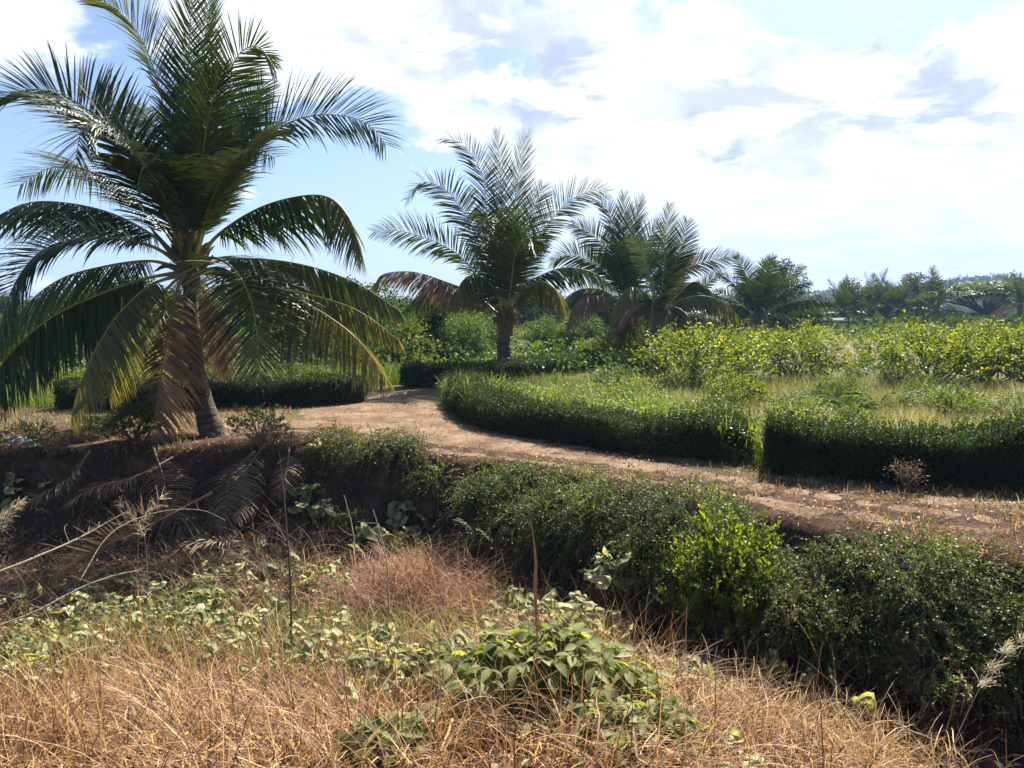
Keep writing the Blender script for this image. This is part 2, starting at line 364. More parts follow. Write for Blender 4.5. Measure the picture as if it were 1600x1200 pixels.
mm = nt.nodes.new('ShaderNodeMix'); mm.data_type = 'RGBA'; nt.links.new(az_.outputs['Fac'], mm.inputs[0]); nt.links.new(soil, mm.inputs[6]); nt.links.new(field, mm.inputs[7])
p = nt.nodes.new('ShaderNodeBsdfPrincipled'); p.inputs['Roughness'].default_value = .97; p.inputs['Specular IOR Level'].default_value = .1
nt.links.new(mm.outputs[2], p.inputs['Base Color'])
b = nt.nodes.new('ShaderNodeBump'); b.inputs['Strength'].default_value = .9; b.inputs['Distance'].default_value = .05
nt.links.new(tnoise(nt, tc.outputs['Object'], 9, 8, .75), b.inputs['Height']); nt.links.new(b.outputs[0], p.inputs['Normal']); nt.links.new(p.outputs[0], out.inputs[0])
me = S.mesh('ground', m, True)
g = sstep(.2, 1.6, GY - (edge_y(GX) + 1.2) - 1.5 * (fbm(GX * .7, GY * .7, 4) - .5)) * .55 + .45 * sstep(14, 20, GY)
ga = me.attributes.new('grown', 'FLOAT', 'POINT'); ga.data.foreach_set('value', g.astype(np.float32).ravel())
link('ground', me, kind='structure', label='bare reddish soil of the ditch, its bank and the field', category='ground')

# the dirt path: from the lower right, between the hedges, round to the left behind the big palm
PC = np.array([(9, 5.9), (7, 7.0), (5, 8.0), (3.4, 9.2), (2.0, 10.6), (.5, 12.1), (-1.3, 13.7), (-2.6, 15.4), (-3.2, 17.6), (-2.8, 20), (-1.5, 24)])
PW = np.array([.8, .8, .85, .95, 1.15, 1.4, 1.9, 2.3, 1.6, 1.2, 1.0])
pc = curve(PC, 120); pw = np.interp(np.linspace(0, 1, 120), np.linspace(0, 1, len(PW)), PW)
def path_in(x, y):
    """>0 inside the trodden path"""
    x = np.asarray(x, float); y = np.asarray(y, float); sh = x.shape
    q = np.stack([x.ravel(), y.ravel()], -1); best = np.full(len(q), -9.)
    for k in range(0, 120, 2):
        best = np.maximum(best, pw[k] - np.hypot(q[:, 0] - pc[k, 0], q[:, 1] - pc[k, 1]))
    # a trodden arm leads off to the left past the big palm
    arm = 1.25 - np.abs(q[:, 1] - (15.0 + .12 * (q[:, 0] + 3))) ; arm = np.where((q[:, 0] < -2.5) & (q[:, 0] > -7.5), arm * np.clip((q[:, 0] + 7.5) / 2.5, 0, 1), -9)
    return np.maximum(best, arm).reshape(sh)
px_ = np.arange(-9, 10, .07); py_ = np.arange(5, 25, .07); PX, PY = np.meshgrid(px_, py_)
pin = path_in(PX, PY) + .25 * (vnoise(PX * 5, PY * 5, 37) - .5) + 1.3 * (fbm(PX * 1.6, PY * 1.6, 31) - .5)
PZ = terrain(PX, PY) + .014 * sstep(-.25, .35, pin) - .007 + .035 * (fbm(PX * 3, PY * 3, 77) - .47) * sstep(0, .5, pin) - .02 * np.exp(-((path_in(PX, PY) - .55) / .16) ** 2)
ok = (pin > -.2) & (PY > edge_y(PX) + .12)
okc = ok[:-1, :-1] & ok[1:, :-1] & ok[:-1, 1:] & ok[1:, 1:]
i = np.arange(len(py_) - 1)[:, None] * len(px_) + np.arange(len(px_) - 1)[None]
F = np.stack([i, i + 1, i + len(px_) + 1, i + len(px_)], -1)[okc]
used = np.unique(F); mp = np.zeros(PX.size, int); mp[used] = np.arange(len(used))
S = Soup(); S.add(np.stack([PX, PY, PZ], -1).reshape(-1, 3)[used], mp[F])
m, nt, out = base_mat('trodden_earth'); tc = nt.nodes.new('ShaderNodeTexCoord')
c1 = ramp(nt, [(.3, (.085, .048, .026)), (.44, (.17, .105, .06)), (.56, (.255, .17, .105)), (.72, (.36, .275, .185))], tnoise(nt, tc.outputs['Object'], 1.4, 10, .72))
c2 = ramp(nt, [(.35, (.42, .32, .26)), (.6, (1, 1, 1))], tnoise(nt, tc.outputs['Object'], 28, 4, .7))
mm = nt.nodes.new('ShaderNodeMix'); mm.data_type = 'RGBA'; mm.blend_type = 'MULTIPLY'; mm.inputs[0].default_value = .75; nt.links.new(c1, mm.inputs[6]); nt.links.new(c2, mm.inputs[7])
p = nt.nodes.new('ShaderNodeBsdfPrincipled'); p.inputs['Roughness'].default_value = .95; p.inputs['Specular IOR Level'].default_value = .15; nt.links.new(mm.outputs[2], p.inputs['Base Color'])
b = nt.nodes.new('ShaderNodeBump'); b.inputs['Strength'].default_value = .8; b.inputs['Distance'].default_value = .025
nt.links.new(tnoise(nt, tc.outputs['Object'], 22, 7, .75), b.inputs['Height']); nt.links.new(b.outputs[0], p.inputs['Normal']); nt.links.new(p.outputs[0], out.inputs[0])
link('dirt_path', S.mesh('dirt_path', m, True), kind='structure', label='curving path of trodden orange brown earth between the hedges', category='path')

# hills
def ridge(name, d0, pts, col_mat, dep, seed):
    X = np.linspace(d0 * -.9, d0 * 1.3, 260); T = np.linspace(0, 1, 26)
    hx = [(q[0] - 800) / 1200 * d0 for q in pts]; hz = [CAM_H + (485 - q[1]) / 1200 * d0 for q in pts]
    H = np.interp(X, hx, hz)
    XX, TT = np.meshgrid(X, T); YY = d0 + (TT - .75) * dep
    ZZ = H[None] * np.sin(np.clip(TT / .75, 0, 1.33) * np.pi / 2) ** 1.3 * (.86 + .28 * fbm(XX / 40, YY / 40, seed)) - 1.0 * (1 - TT) - .5
    S = Soup(); n = len(X); i = np.arange(25)[:, None] * n + np.arange(n - 1)[None]
    S.add(np.stack([XX, YY, ZZ], -1), np.stack([i, i + 1, i + n + 1, i + n], -1).reshape(-1, 4))
    return link(name, S.mesh(name, col_mat, True), kind='structure'), (XX, YY, ZZ)
M_hill = rough_mat('wooded_hill', [(.3, (.012, .02, .009)), (.7, (.04, .055, .02))], .25, 6, 1, 0)
hl, (hx, hy, hz) = ridge('hills', 520, [(-600, 484), (500, 483), (900, 478), (1150, 470), (1240, 464), (1300, 461), (1340, 456), (1400, 458), (1440, 455), (1480, 444), (1510, 441), (1545, 436), (1580, 444), (1640, 446), (1800, 462), (2300, 475)], M_hill, 300, 3)
hl['label'] = 'wooded blue hills low on the horizon'; hl['category'] = 'hills'
h2, _ = ridge('far_hills', 1250, [(-600, 484), (900, 480), (1180, 470), (1260, 458), (1300, 452), (1380, 458), (1500, 455), (2000, 470)], M_hill, 500, 5)
h2['label'] = 'faint pale ridge behind the wooded hills'; h2['category'] = 'hills'
rng = np.random.default_rng(5)
S = Soup(); sel = np.flatnonzero((hx.ravel() > 100) & (hx.ravel() < 460) & (hy.ravel() > 330))
cs = np.stack([hx.ravel(), hy.ravel(), hz.ravel()], -1)[rng.choice(sel, 1500)] + rng.normal(0, 3, (1500, 3)) * [1, 1, .0]
rad = rng.uniform(2.0, 4.6, 1500)
kk = 55; dirs = nrm(rng.normal(0, 1, (1500, kk, 3))); dirs[..., 2] = np.abs(dirs[..., 2])
P = cs[:, None] + dirs * rad[:, None, None] * np.array([1, 1, 1.0]) * rng.uniform(.8, 1.1, (1500, kk, 1)); P = P.reshape(-1, 3)
leaves(S, P, rng.normal(0, 1, P.shape), dirs.reshape(-1, 3), rng.uniform(1.0, 2.0, len(P)), rng.uniform(.8, 1.6, len(P)), np.repeat(rng.uniform(0, .7, 1500), kk) + rng.uniform(0, .3, len(P)))
link('hillside_trees', S.mesh('hillside_trees', M_tree), kind='stuff', label='tree cover on the blue hills along the horizon', category='trees')

# ------------------------------------------------------------------ hedges
def hedge(name, label, spine, halfw, height, nl, lsize, seed, mat=M_hedge, rough=.15, base=0.0, top_noise=.16, shoots=0):
    rng = np.random.default_rng(seed); sp = np.array(spine, float); c = curve(np.concatenate([sp, np.zeros((len(sp), 1))], 1), 60)[:, :2]
    T = nrm(np.gradient(c, axis=0)); Nn = np.stack([-T[:, 1], T[:, 0]], -1); s_len = np.linalg.norm(np.diff(c, axis=0), axis=1).sum()
    def surf(u, a, shrink=0.):
        """u along 0..1 ; a round the section 0..1 (front foot, front, top, back, back foot)"""
        k = u * 59; i = np.clip(k.astype(int), 0, 58); f = (k - i)[:, None]
        C = c[i] * (1 - f) + c[i + 1] * f; NN = nrm(Nn[i] * (1 - f) + Nn[i + 1] * f)
        per = 2 * height + 2 * halfw; d = a * per
        ln = np.where(d < height, -halfw, np.where(d < height + 2 * halfw, d - height - halfw, halfw))
        hh = np.where(d < height, d, np.where(d < height + 2 * halfw, height, per - d))
        ang = np.stack([ln / halfw, hh / height], -1)
        # rounded upper corners and bumps
        r = np.maximum(np.abs(ang[:, 0]) ** 5 + np.clip(ang[:, 1], 0, 1) ** 5, 1e-6); k5 = np.where(r > 1, r ** (-.2), 1)
        ln = ln * k5; hh = hh * k5
        q = u * s_len
        b1 = 1 + rough * 3 * (vnoise(q * 1.4, ang[:, 0] * 1.5 + hh * 2, seed) - .5) + rough * 1.4 * (vnoise(q * 5, ang[:, 0] * 4 + hh * 6, seed + 3) - .5)
        endt = np.minimum(sstep(0, .22 / s_len * 1.6, u), sstep(0, .22 / s_len * 1.6, 1 - u)) * .35 + .65
        ln = ln * b1 * endt * (1 - shrink); hh = (hh * (b1 * .5 + .5) + top_noise * (vnoise(q * .9, q * 0, seed + 8) - .5) * hh / height) * (endt * .3 + .7) * (1 - shrink * .8)
        XY = C + NN * ln[:, None]
        nn = np.concatenate([NN * (np.sign(ln) * np.abs(ln / halfw) ** 3)[:, None], np.clip(hh / height, 0, 1)[:, None] ** 4], 1)
        return np.concatenate([XY, (terrain(XY[:, 0], XY[:, 1]) * 0 + base + hh)[:, None]], 1), nrm(nn + 1e-4)
    S = Soup()
    u = rng.uniform(0, 1, nl); a = rng.uniform(0, 1, nl)
    endn = int(nl * .04)
    u[:endn] = rng.uniform(0, .012, endn); u[endn:2 * endn] = rng.uniform(.988, 1, endn)
    P, N = surf(u, a)
    # ends
    inn = rng.uniform(0, 1, nl) ** 2 * .16
    P = P - N * inn[:, None] + rng.normal(0, .02, P.shape)
    endmask = np.arange(nl) < 2 * endn
    cen = np.concatenate([c[np.clip((u * 59).astype(int), 0, 59)], np.full((nl, 1), base + height * .5)], 1)
    fr = rng.uniform(0, 1, nl)[:, None]; P = np.where(endmask[:, None], cen + (P - cen) * fr, P)
    D = nrm(N * .5 + rng.normal(0, .7, P.shape) + [0, 0, .25])
    patch = vnoise(u * s_len * 1.2, a * 6, seed + 20)
    leaves(S, P, D, nrm(N + rng.normal(0, .6, P.shape)), lsize * rng.uniform(.6, 1.3, nl), lsize * rng.uniform(.4, .85, nl), np.clip(patch * .75 - .1 + rng.uniform(0, .5, nl), 0, 1), .15, (0))
    if shoots:
        shoots = int(shoots * 2.2)
        # young shoots that stand out of the clipped top and face
        ks = shoots; us = rng.uniform(0, 1, ks); as_ = rng.uniform(.28, .75, ks); P0, N0 = surf(us, as_)
        Ls = rng.uniform(.05, .30, ks) * (.4 + 1.2 * vnoise(us * s_len * 1.5, us * 0, seed + 41)); d0 = nrm(N0 + rng.normal(0, .35, P0.shape) + [0, 0, .4])
        n_l = 9; t = np.linspace(.1, 1, n_l)[None, :, None]
        Q = (P0[:, None] + d0[:, None] * t * Ls[:, None, None] - np.array([0, 0, .25]) * (t ** 2) * Ls[:, None, None]).reshape(-1, 3)
        leaves(S, Q, rng.normal(0, 1, Q.shape) + np.repeat(d0, n_l, 0), rng.normal(0, 1, Q.shape) + [0, 0, 1], lsize * .9, lsize * .6, rng.uniform(.35, 1, len(Q)))
    # dark hull added inside, in place of twigs, to block light
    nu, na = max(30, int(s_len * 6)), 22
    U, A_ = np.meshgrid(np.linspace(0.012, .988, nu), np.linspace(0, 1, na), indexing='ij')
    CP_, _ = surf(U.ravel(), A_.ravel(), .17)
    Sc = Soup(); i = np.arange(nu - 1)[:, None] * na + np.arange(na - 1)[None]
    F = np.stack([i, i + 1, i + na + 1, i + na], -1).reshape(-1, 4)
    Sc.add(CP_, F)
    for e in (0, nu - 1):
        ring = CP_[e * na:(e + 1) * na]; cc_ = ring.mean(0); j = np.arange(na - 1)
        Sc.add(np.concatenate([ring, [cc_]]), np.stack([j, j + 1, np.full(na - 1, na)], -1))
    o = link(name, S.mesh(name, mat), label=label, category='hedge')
    link('twigs', Sc.mesh('twigs', M_core, True), o)  # holds only the added light-blocking hull, no modelled twigs
    return o
def G(px, py, z=0.): return tuple(ground_at(px, py, z)[:2])
hw = .42
# front foot lines are read off the picture, the spine lies half a width behind
hedge('clipped_hedge', 'long low clipped hedge in the middle, curving beside the path', [(-1.1, 18.9), (-.95, 17.0), (-.62, 15.3), (0.05, 14.0), (1.0, 12.95), (2.1, 12.0), (2.95, 11.5), (3.6, 11.3)], .44, .56, 76000, .034, 11, shoots=500)
hedge('clipped_hedge', 'dark clipped hedge on the right beyond the path, running out of view', [(3.5, 10.45), (4.3, 10.2), (5.6, 9.8), (7.0, 9.45), (8.6, 9.1)], .48, .68, 85000, .032, 12, shoots=500)
hedge('clipped_hedge', 'dark clipped hedge behind the big palm trunk on the left', [(-10.2, 17.3), (-8.5, 17.2), (-6.5, 17.4), (-4.8, 18.0), (-3.7, 18.8)], .5, .68, 42000, .045, 13)
hedge('clipped_hedge', 'far thin hedge passing behind the second palm trunk', [(-3.2, 22.3), (-1.6, 22.2), (0.2, 23.6), (2.0, 27.0), (3.2, 30)], .4, .68, 30000, .055, 14)

def loose_hedge(name, label, nodes, n_sprays, seed, lsize=.024, mat=M_hedge_loose, spl=26, slen=(.18, .5)):
    """overgrown hedge: arched leafy sprays out of a row of bushy mounds; nodes (x, y, z, rx, rz)"""
    rng = np.random.default_rng(seed); nd = np.array(nodes, float)
    w = nd[:, 3] * nd[:, 4]; k = rng.choice(len(nd), n_sprays, p=w / w.sum())
    d = nrm(rng.normal(0, 1, (n_sprays, 3)) + [0, -.35, .35]); d[:, 2] = np.where(d[:, 2] < -.45, -d[:, 2] * .3, d[:, 2])
    C = nd[k, :3]; rr = np.stack([nd[k, 3], nd[k, 3] * .8, nd[k, 4]], -1)
    lump = .6 + .8 * vnoise(C[:, 0] * 1.7 + d[:, 0] * 1.4, C[:, 1] + d[:, 2] * 1.8 + d[:, 1], seed)
    P0 = C + d * rr * (rng.uniform(.55, 1.02, n_sprays) * lump)[:, None]
    L = rng.uniform(*slen, n_sprays); dd = nrm(d + rng.normal(0, .55, d.shape) + [0, 0, .12])
    # thin places and withered patches
    gap = vnoise(P0[:, 0] * 2.7 + 11, P0[:, 1] * 2.7 + P0[:, 2] * 2, seed + 9); keep = rng.uniform(0, 1, n_sprays) < np.clip(1.35 - .8 * sstep(.5, .85, gap), .45, 1)
    P0, d, dd, L, k = P0[keep], d[keep], dd[keep], L[keep], k[keep]; n_sprays = len(P0)
    wither = (vnoise(P0[:, 0] * 1.9 + 31, P0[:, 1] * 1.9 + P0[:, 2] * 2.5, seed + 19) > .70) & (rng.uniform(0, 1, n_sprays) < .25)
    t = np.linspace(0, 1, spl)[None, :, None]
    gr = rng.uniform(.25, .9, n_sprays)[:, None, None]
    line = P0[:, None] + dd[:, None] * t * L[:, None, None] - np.array([0, 0, 1.]) * (t ** 2) * L[:, None, None] * gr
    S = Soup(); Q = line.reshape(-1, 3) + rng.normal(0, .006, (n_sprays * spl, 3))
    side = rng.normal(0, 1, Q.shape); dv = nrm(np.repeat(dd, spl, 0) * .5 + nrm(side))
    tone = np.repeat(vnoise(P0[:, 0] * 2.2, P0[:, 2] * 2.2 + P0[:, 1], seed + 5), spl) * .55 + rng.uniform(0, .5, len(Q))
    wq = np.repeat(wither, spl)
    for mk_, ms_ in ((0, ~wq), (1, wq)):
        n_q = int(ms_.sum())
        if n_q: leaves(S, Q[ms_], dv[ms_], rng.normal(0, .6, (n_q, 3)) + [0, -.2, 1], lsize * rng.uniform(.6, 1.5, n_q) * (.8 if mk_ else 1), lsize * rng.uniform(.4, .85, n_q), np.clip(tone[ms_], 0, 1), .2, mk_)
    K2 = int(n_sprays * .22); i2 = rng.integers(0, n_sprays, K2); q2 = [P0[i2]]; d2 = nrm(dd[i2] + rng.normal(0, .5, (K2, 3)) + [0, -.2, .3])
    for _ in range(5): q2.append(q2[-1] + nrm(d2) * rng.uniform(.03, .11, K2)[:, None]); d2 = nrm(d2) + [0, 0, -.28]
    ribbons(S, np.stack(q2, 1), nrm(rng.normal(0, 1, (K2, 3))), np.full((K2, 6), .0028) * np.linspace(1, .2, 6), rng.uniform(0, 1, K2), 1)
    o = link(name, S.mesh(name, [mat, M_palm_dead]), label=label, category='hedge')
    St = Soup(); sub = line[::3, ::5]; ribbons(St, sub, nrm(np.cross(dd[::3], [0, 1, .3])), np.full(sub.shape[:2], .0022), rng.uniform(0, 1, len(sub)))
    # stems from the soil
    for j in range(len(nd)):
        for _ in range(5):
            e = nd[j, :3] + rng.normal(0, .5, 3) * [nd[j, 3], nd[j, 3] * .7, nd[j, 4]]; b_ = nd[j, :3] + rng.normal(0, .25, 3) * nd[j, 3]; b_[2] = terrain(b_[0], b_[1]) - .03
            m_ = (e + b_) / 2 + rng.normal(0, .08, 3); tube(St, curve([b_, m_, e], 7), np.linspace(.013, .004, 7), 4)
    # core lumps that stop the light inside each mound
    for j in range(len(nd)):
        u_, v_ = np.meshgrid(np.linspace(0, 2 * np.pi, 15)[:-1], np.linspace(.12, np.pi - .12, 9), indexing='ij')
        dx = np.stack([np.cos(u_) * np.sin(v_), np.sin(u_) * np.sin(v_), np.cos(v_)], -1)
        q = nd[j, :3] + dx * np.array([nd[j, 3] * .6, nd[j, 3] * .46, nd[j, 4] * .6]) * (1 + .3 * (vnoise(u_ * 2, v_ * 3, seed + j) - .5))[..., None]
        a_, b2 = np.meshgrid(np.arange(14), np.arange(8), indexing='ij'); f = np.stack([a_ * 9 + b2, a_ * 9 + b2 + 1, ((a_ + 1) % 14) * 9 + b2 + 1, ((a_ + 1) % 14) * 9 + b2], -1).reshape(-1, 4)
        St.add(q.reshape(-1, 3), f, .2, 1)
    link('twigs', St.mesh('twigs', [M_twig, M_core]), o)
    return o
nodes = []; rng = np.random.default_rng(77)
for x, y, z, rx, rz in [(-1.15, 11.75, -.10, .42, .26), (-.45, 11.35, -.12, .45, .30), (.2, 10.9, .0, .55, .42), (.75, 10.35, -.02, .55, .46), (1.25, 9.85, .02, .58, .46), (1.7, 9.35, -.02, .55, .48), (2.1, 8.85, .0, .55, .46), (2.5, 8.4, .0, .55, .46), (2.95, 8.0, -.02, .58, .48), (3.4, 7.55, .0, .6, .5), (3.9, 7.2, .0, .62, .5), (4.45, 6.9, .0, .62, .5), (5.1, 6.6, .0, .65, .5),
        (.55, 10.0, -.42, .42, .32), (1.1, 9.4, -.40, .45, .36), (1.75, 8.75, -.45, .48, .38), (2.3, 8.2, -.45, .5, .4), (2.85, 7.6, -.42, .52, .42), (3.4, 7.05, -.42, .55, .42), (3.95, 6.7, -.42, .55, .45), (4.6, 6.35, -.42, .55, .45)]:
    nodes.append((x, y, z, rx, rz))
nodes = [q for q in nodes if q[2] > -.3]
nodes = [(x, y + .02, z - .02, rx, rz * .85) for x, y, z, rx, rz in nodes] + [(x - .16 + .1 * math.sin(x * 9), y - .42, z - .30, rx * .85, rz * .78) for x, y, z, rx, rz in nodes if x > -.9] + [(x - .22, y - .70 + .1 * math.sin(x * 6), z - .50, rx * .68, rz * .62) for x, y, z, rx, rz in nodes if x > .0]
nodes = [(x, y - .12, z - .06 - .16 * sstep(1.6, 3.4, x) - (.20 if z > -.3 else .12) + .10 * math.sin(x * 5.1 + y), rx * (.9 + .25 * math.sin(x * 7 + z * 9)), rz * (.84 + .24 * math.sin(x * 3.7 + 1 + z * 7))) for x, y, z, rx, rz in nodes]
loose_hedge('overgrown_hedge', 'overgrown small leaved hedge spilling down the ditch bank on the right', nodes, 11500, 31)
loose_hedge('creeping_shrub', 'low creeping green shrub on the bank edge left of the long overgrown hedge', [(-2.75, 12.2, .02, .42, .22), (-2.15, 12.1, .0, .5, .24), (-1.7, 11.95, -.02, .35, .2)], 800, 32)

# ------------------------------------------------------------------ coconut palms
def frond(root, pts, face, leaflet, seed, mats, n=110, droop=.55, vang=.2, roll=0., petiole=.16, width=.027, thick=.032, ragged=.03, young=1.):
    """one palm frond: a midrib through pts (local to the palm) and leaflets on both sides"""
    rng = np.random.default_rng(seed); C = curve(pts, 44); seg = np.linalg.norm(np.diff(C, axis=0), axis=1); Ln = seg.sum()
    u = np.concatenate([[0], np.cumsum(seg)]) / Ln; T = nrm(np.gradient(C, axis=0))
    S0 = np.array([-face[1], face[0], 0.]) if len(face) == 2 else np.array(face, float)
    Sd = nrm(S0 - (T @ S0)[:, None] * T); Nn = np.cross(Sd, T)     # Nn: upper side
    Nn = np.where((Nn[:, 2:3].mean() < -0.0), -Nn, Nn)
    if np.ndim(roll) == 0: roll = np.linspace(0, roll, 44)
    ca, sa = np.cos(roll)[:, None], np.sin(roll)[:, None]; Sd, Nn = Sd * ca + Nn * sa, Nn * ca - Sd * sa
    Sp = Soup()
    for sgn in (-1, 1):
        t = np.linspace(petiole, .995, n) + rng.normal(0, .003, n); t = t[rng.uniform(0, 1, n) > ragged]; t = np.clip(t, 0, .999)
        K = len(t); f = t * 1.0
        def ip(A): return np.stack([np.interp(f, u, A[:, k]) for k in range(3)], -1)
        P, Tt, Ss, NN = ip(C), nrm(ip(T)), nrm(ip(Sd)), nrm(ip(Nn))
        tt = (t - petiole) / (1 - petiole)
        L = leaflet * np.interp(tt, [0, .08, .25, .5, .75, .92, 1], [.42, .72, 1, 1.02, .8, .5, .3]) * rng.uniform(.86, 1.08, K)
        al = np.interp(tt, [0, .2, .6, 1], [1.3, 1.2, 1.0, .5]) * young + rng.normal(0, .05, K)
        be = vang + rng.normal(0, .09, K)
        d = Tt * np.cos(al)[:, None] + (Ss * sgn * np.cos(be)[:, None] + NN * np.sin(be)[:, None]) * np.sin(al)[:, None]
        seg_n = 5; q = [P]; dr = droop * rng.uniform(.7, 1.35, K)
        for k in range(seg_n):
            q.append(q[-1] + nrm(d) * (L / seg_n)[:, None]); d = nrm(d) + np.array([0, 0, -1.]) * (dr * (.10 + .13 * k))[:, None] + rng.normal(0, .015, d.shape)
        Q = np.stack(q, 1); w = nrm(Tt + rng.normal(0, .12, Tt.shape) + NN * .25)
        W = width * np.interp(tt, [0, .3, 1], [.7, 1, .6])[:, None] * np.array([.55, 1, 1, .85, .5, .06])[None]
        tone = np.clip(.25 + .35 * vnoise(t * 9, t * 0 + sgn, seed) + rng.uniform(-.2, .3, K) + .1 * tt, 0, 1)
        mi = 0
        if len(mats) > 1:   # yellowing towards the tip
            m1 = rng.uniform(0, 1, K) < sstep(.25, .85, tt) * .95
            for mm_, msk in ((0, ~m1), (1, m1)):
                if msk.any(): ribbons(Sp, Q[msk], w[msk], W[msk], tone[msk], mm_)
        else: ribbons(Sp, Q, w, W, tone, 0)
    o = link('frond', Sp.mesh('frond', mats), root)
    Sr = Soup(); tube(Sr, C, thick * np.interp(u, [0, .04, .15, .5, 1], [1.9, 1.25, .85, .42, .12]), 6, .5)
    link('midrib', Sr.mesh('midrib', M_rachis_dead if mats[0] is M_palm_dead else M_rachis, True), o)
    return o
def palm_trunk(root, pts, rads, seed, rings=9):
    n = 110; C = curve(pts, n); seg = np.concatenate([[0], np.cumsum(np.linalg.norm(np.diff(C, axis=0), axis=1))])
    r = np.interp(np.linspace(0, 1, n), np.linspace(0, 1, len(rads)), rads); ph = (seg * rings) % 1
    r = r * (1 + .07 * (1 - ph) ** 3 - .035)
    S = Soup(); k = 20; a = np.linspace(0, 2 * np.pi, k, endpoint=False)
    rr = r[:, None] * (1 + .10 * (vnoise(a[None] * 2 + 5, seg[:, None] * 4, seed) - .5) + .05 * (vnoise(a[None] * 6, seg[:, None] * 18, seed + 1) - .5))
    V = C[:, None] + np.stack([np.cos(a)[None] * rr, np.sin(a)[None] * rr, 0 * rr + .03 * np.sin(a)[None] * 1], -1)
    i = np.arange(n - 1)[:, None] * k; j = np.arange(k)[None]; j2 = (j + 1) % k
    S.add(V, np.stack([i + j, i + j2, i + k + j2, i + k + j], -1).reshape(-1, 4))
    return link('trunk', S.mesh('trunk', M_trunk, True), root)
def crown_heart(root, c, r, seed, h=.7, nb=22, nf=60):
    """boots of cut fronds, fibre sheets and dry flower stalks round the growing point"""
    rng = np.random.default_rng(seed); c = np.array(c, float); S = Soup()
    for k in range(nb):
        a = k * 2.4 + rng.normal(0, .1); z = -h * .55 + h * k / nb; e = rng.uniform(.4, .95)
        d = np.array([np.cos(a) * (1.15 - e * .6), np.sin(a) * (1.15 - e * .6), e]); L = rng.uniform(.2, .45)
        p0 = c + [np.cos(a) * r * .55, np.sin(a) * r * .55, z]; pts = curve([p0, p0 + d * L * .5, p0 + d * L + [0, 0, .04]], 6)
        tube(S, pts, np.array([.075, .07, .055, .045, .035, .01]) * (r / .17), 6)
    link('leaf_base', S.mesh('leaf_base', M_boot, True), root)
    S = Soup(); K = nf * 6; a = rng.uniform(0, 6.28, K); P0 = c + np.stack([np.cos(a) * r * .9, np.sin(a) * r * .9, rng.uniform(-h, h * .5, K)], -1)
    n = 6; q = [P0]; d = nrm(np.stack([np.cos(a), np.sin(a), rng.normal(.2, .5, K)], -1)); L = rng.uniform(.1, .45, K) * (r / .17)
    for k in range(n - 1): q.append(q[-1] + d * (L / n)[:, None]); d = nrm(d + [0, 0, -.5] + rng.normal(0, .2, d.shape))
    ribbons(S, np.stack(q, 1), nrm(rng.normal(0, 1, (K, 3))), np.full((K, n), .009) * np.linspace(1, .3, n), rng.uniform(0, 1, K))
    V = []; nn = 14; kk = 12; aa = np.linspace(0, 6.283, kk, endpoint=False); zz_ = np.linspace(-h, h * .7, nn)
    rr = r * np.interp(zz_, [-h, -h * .4, 0, h * .7], [.95, 1.15, 1.05, .45])[:, None] * (1 + .3 * (vnoise(aa[None] * 3, zz_[:, None] * 7, seed) - .5))
    V = c + np.stack([np.cos(aa)[None] * rr, np.sin(aa)[None] * rr, zz_[:, None] + 0 * rr], -1)
    i = np.arange(nn - 1)[:, None] * kk; j = np.arange(kk)[None]; S.add(V.reshape(-1, 3), np.stack([i + j, i + (j + 1) % kk, i + kk + (j + 1) % kk, i + kk + j], -1).reshape(-1, 4), .3, 1)
    link('fibre', S.mesh('fibre', [M_palm_dead, M_fibre]), root)

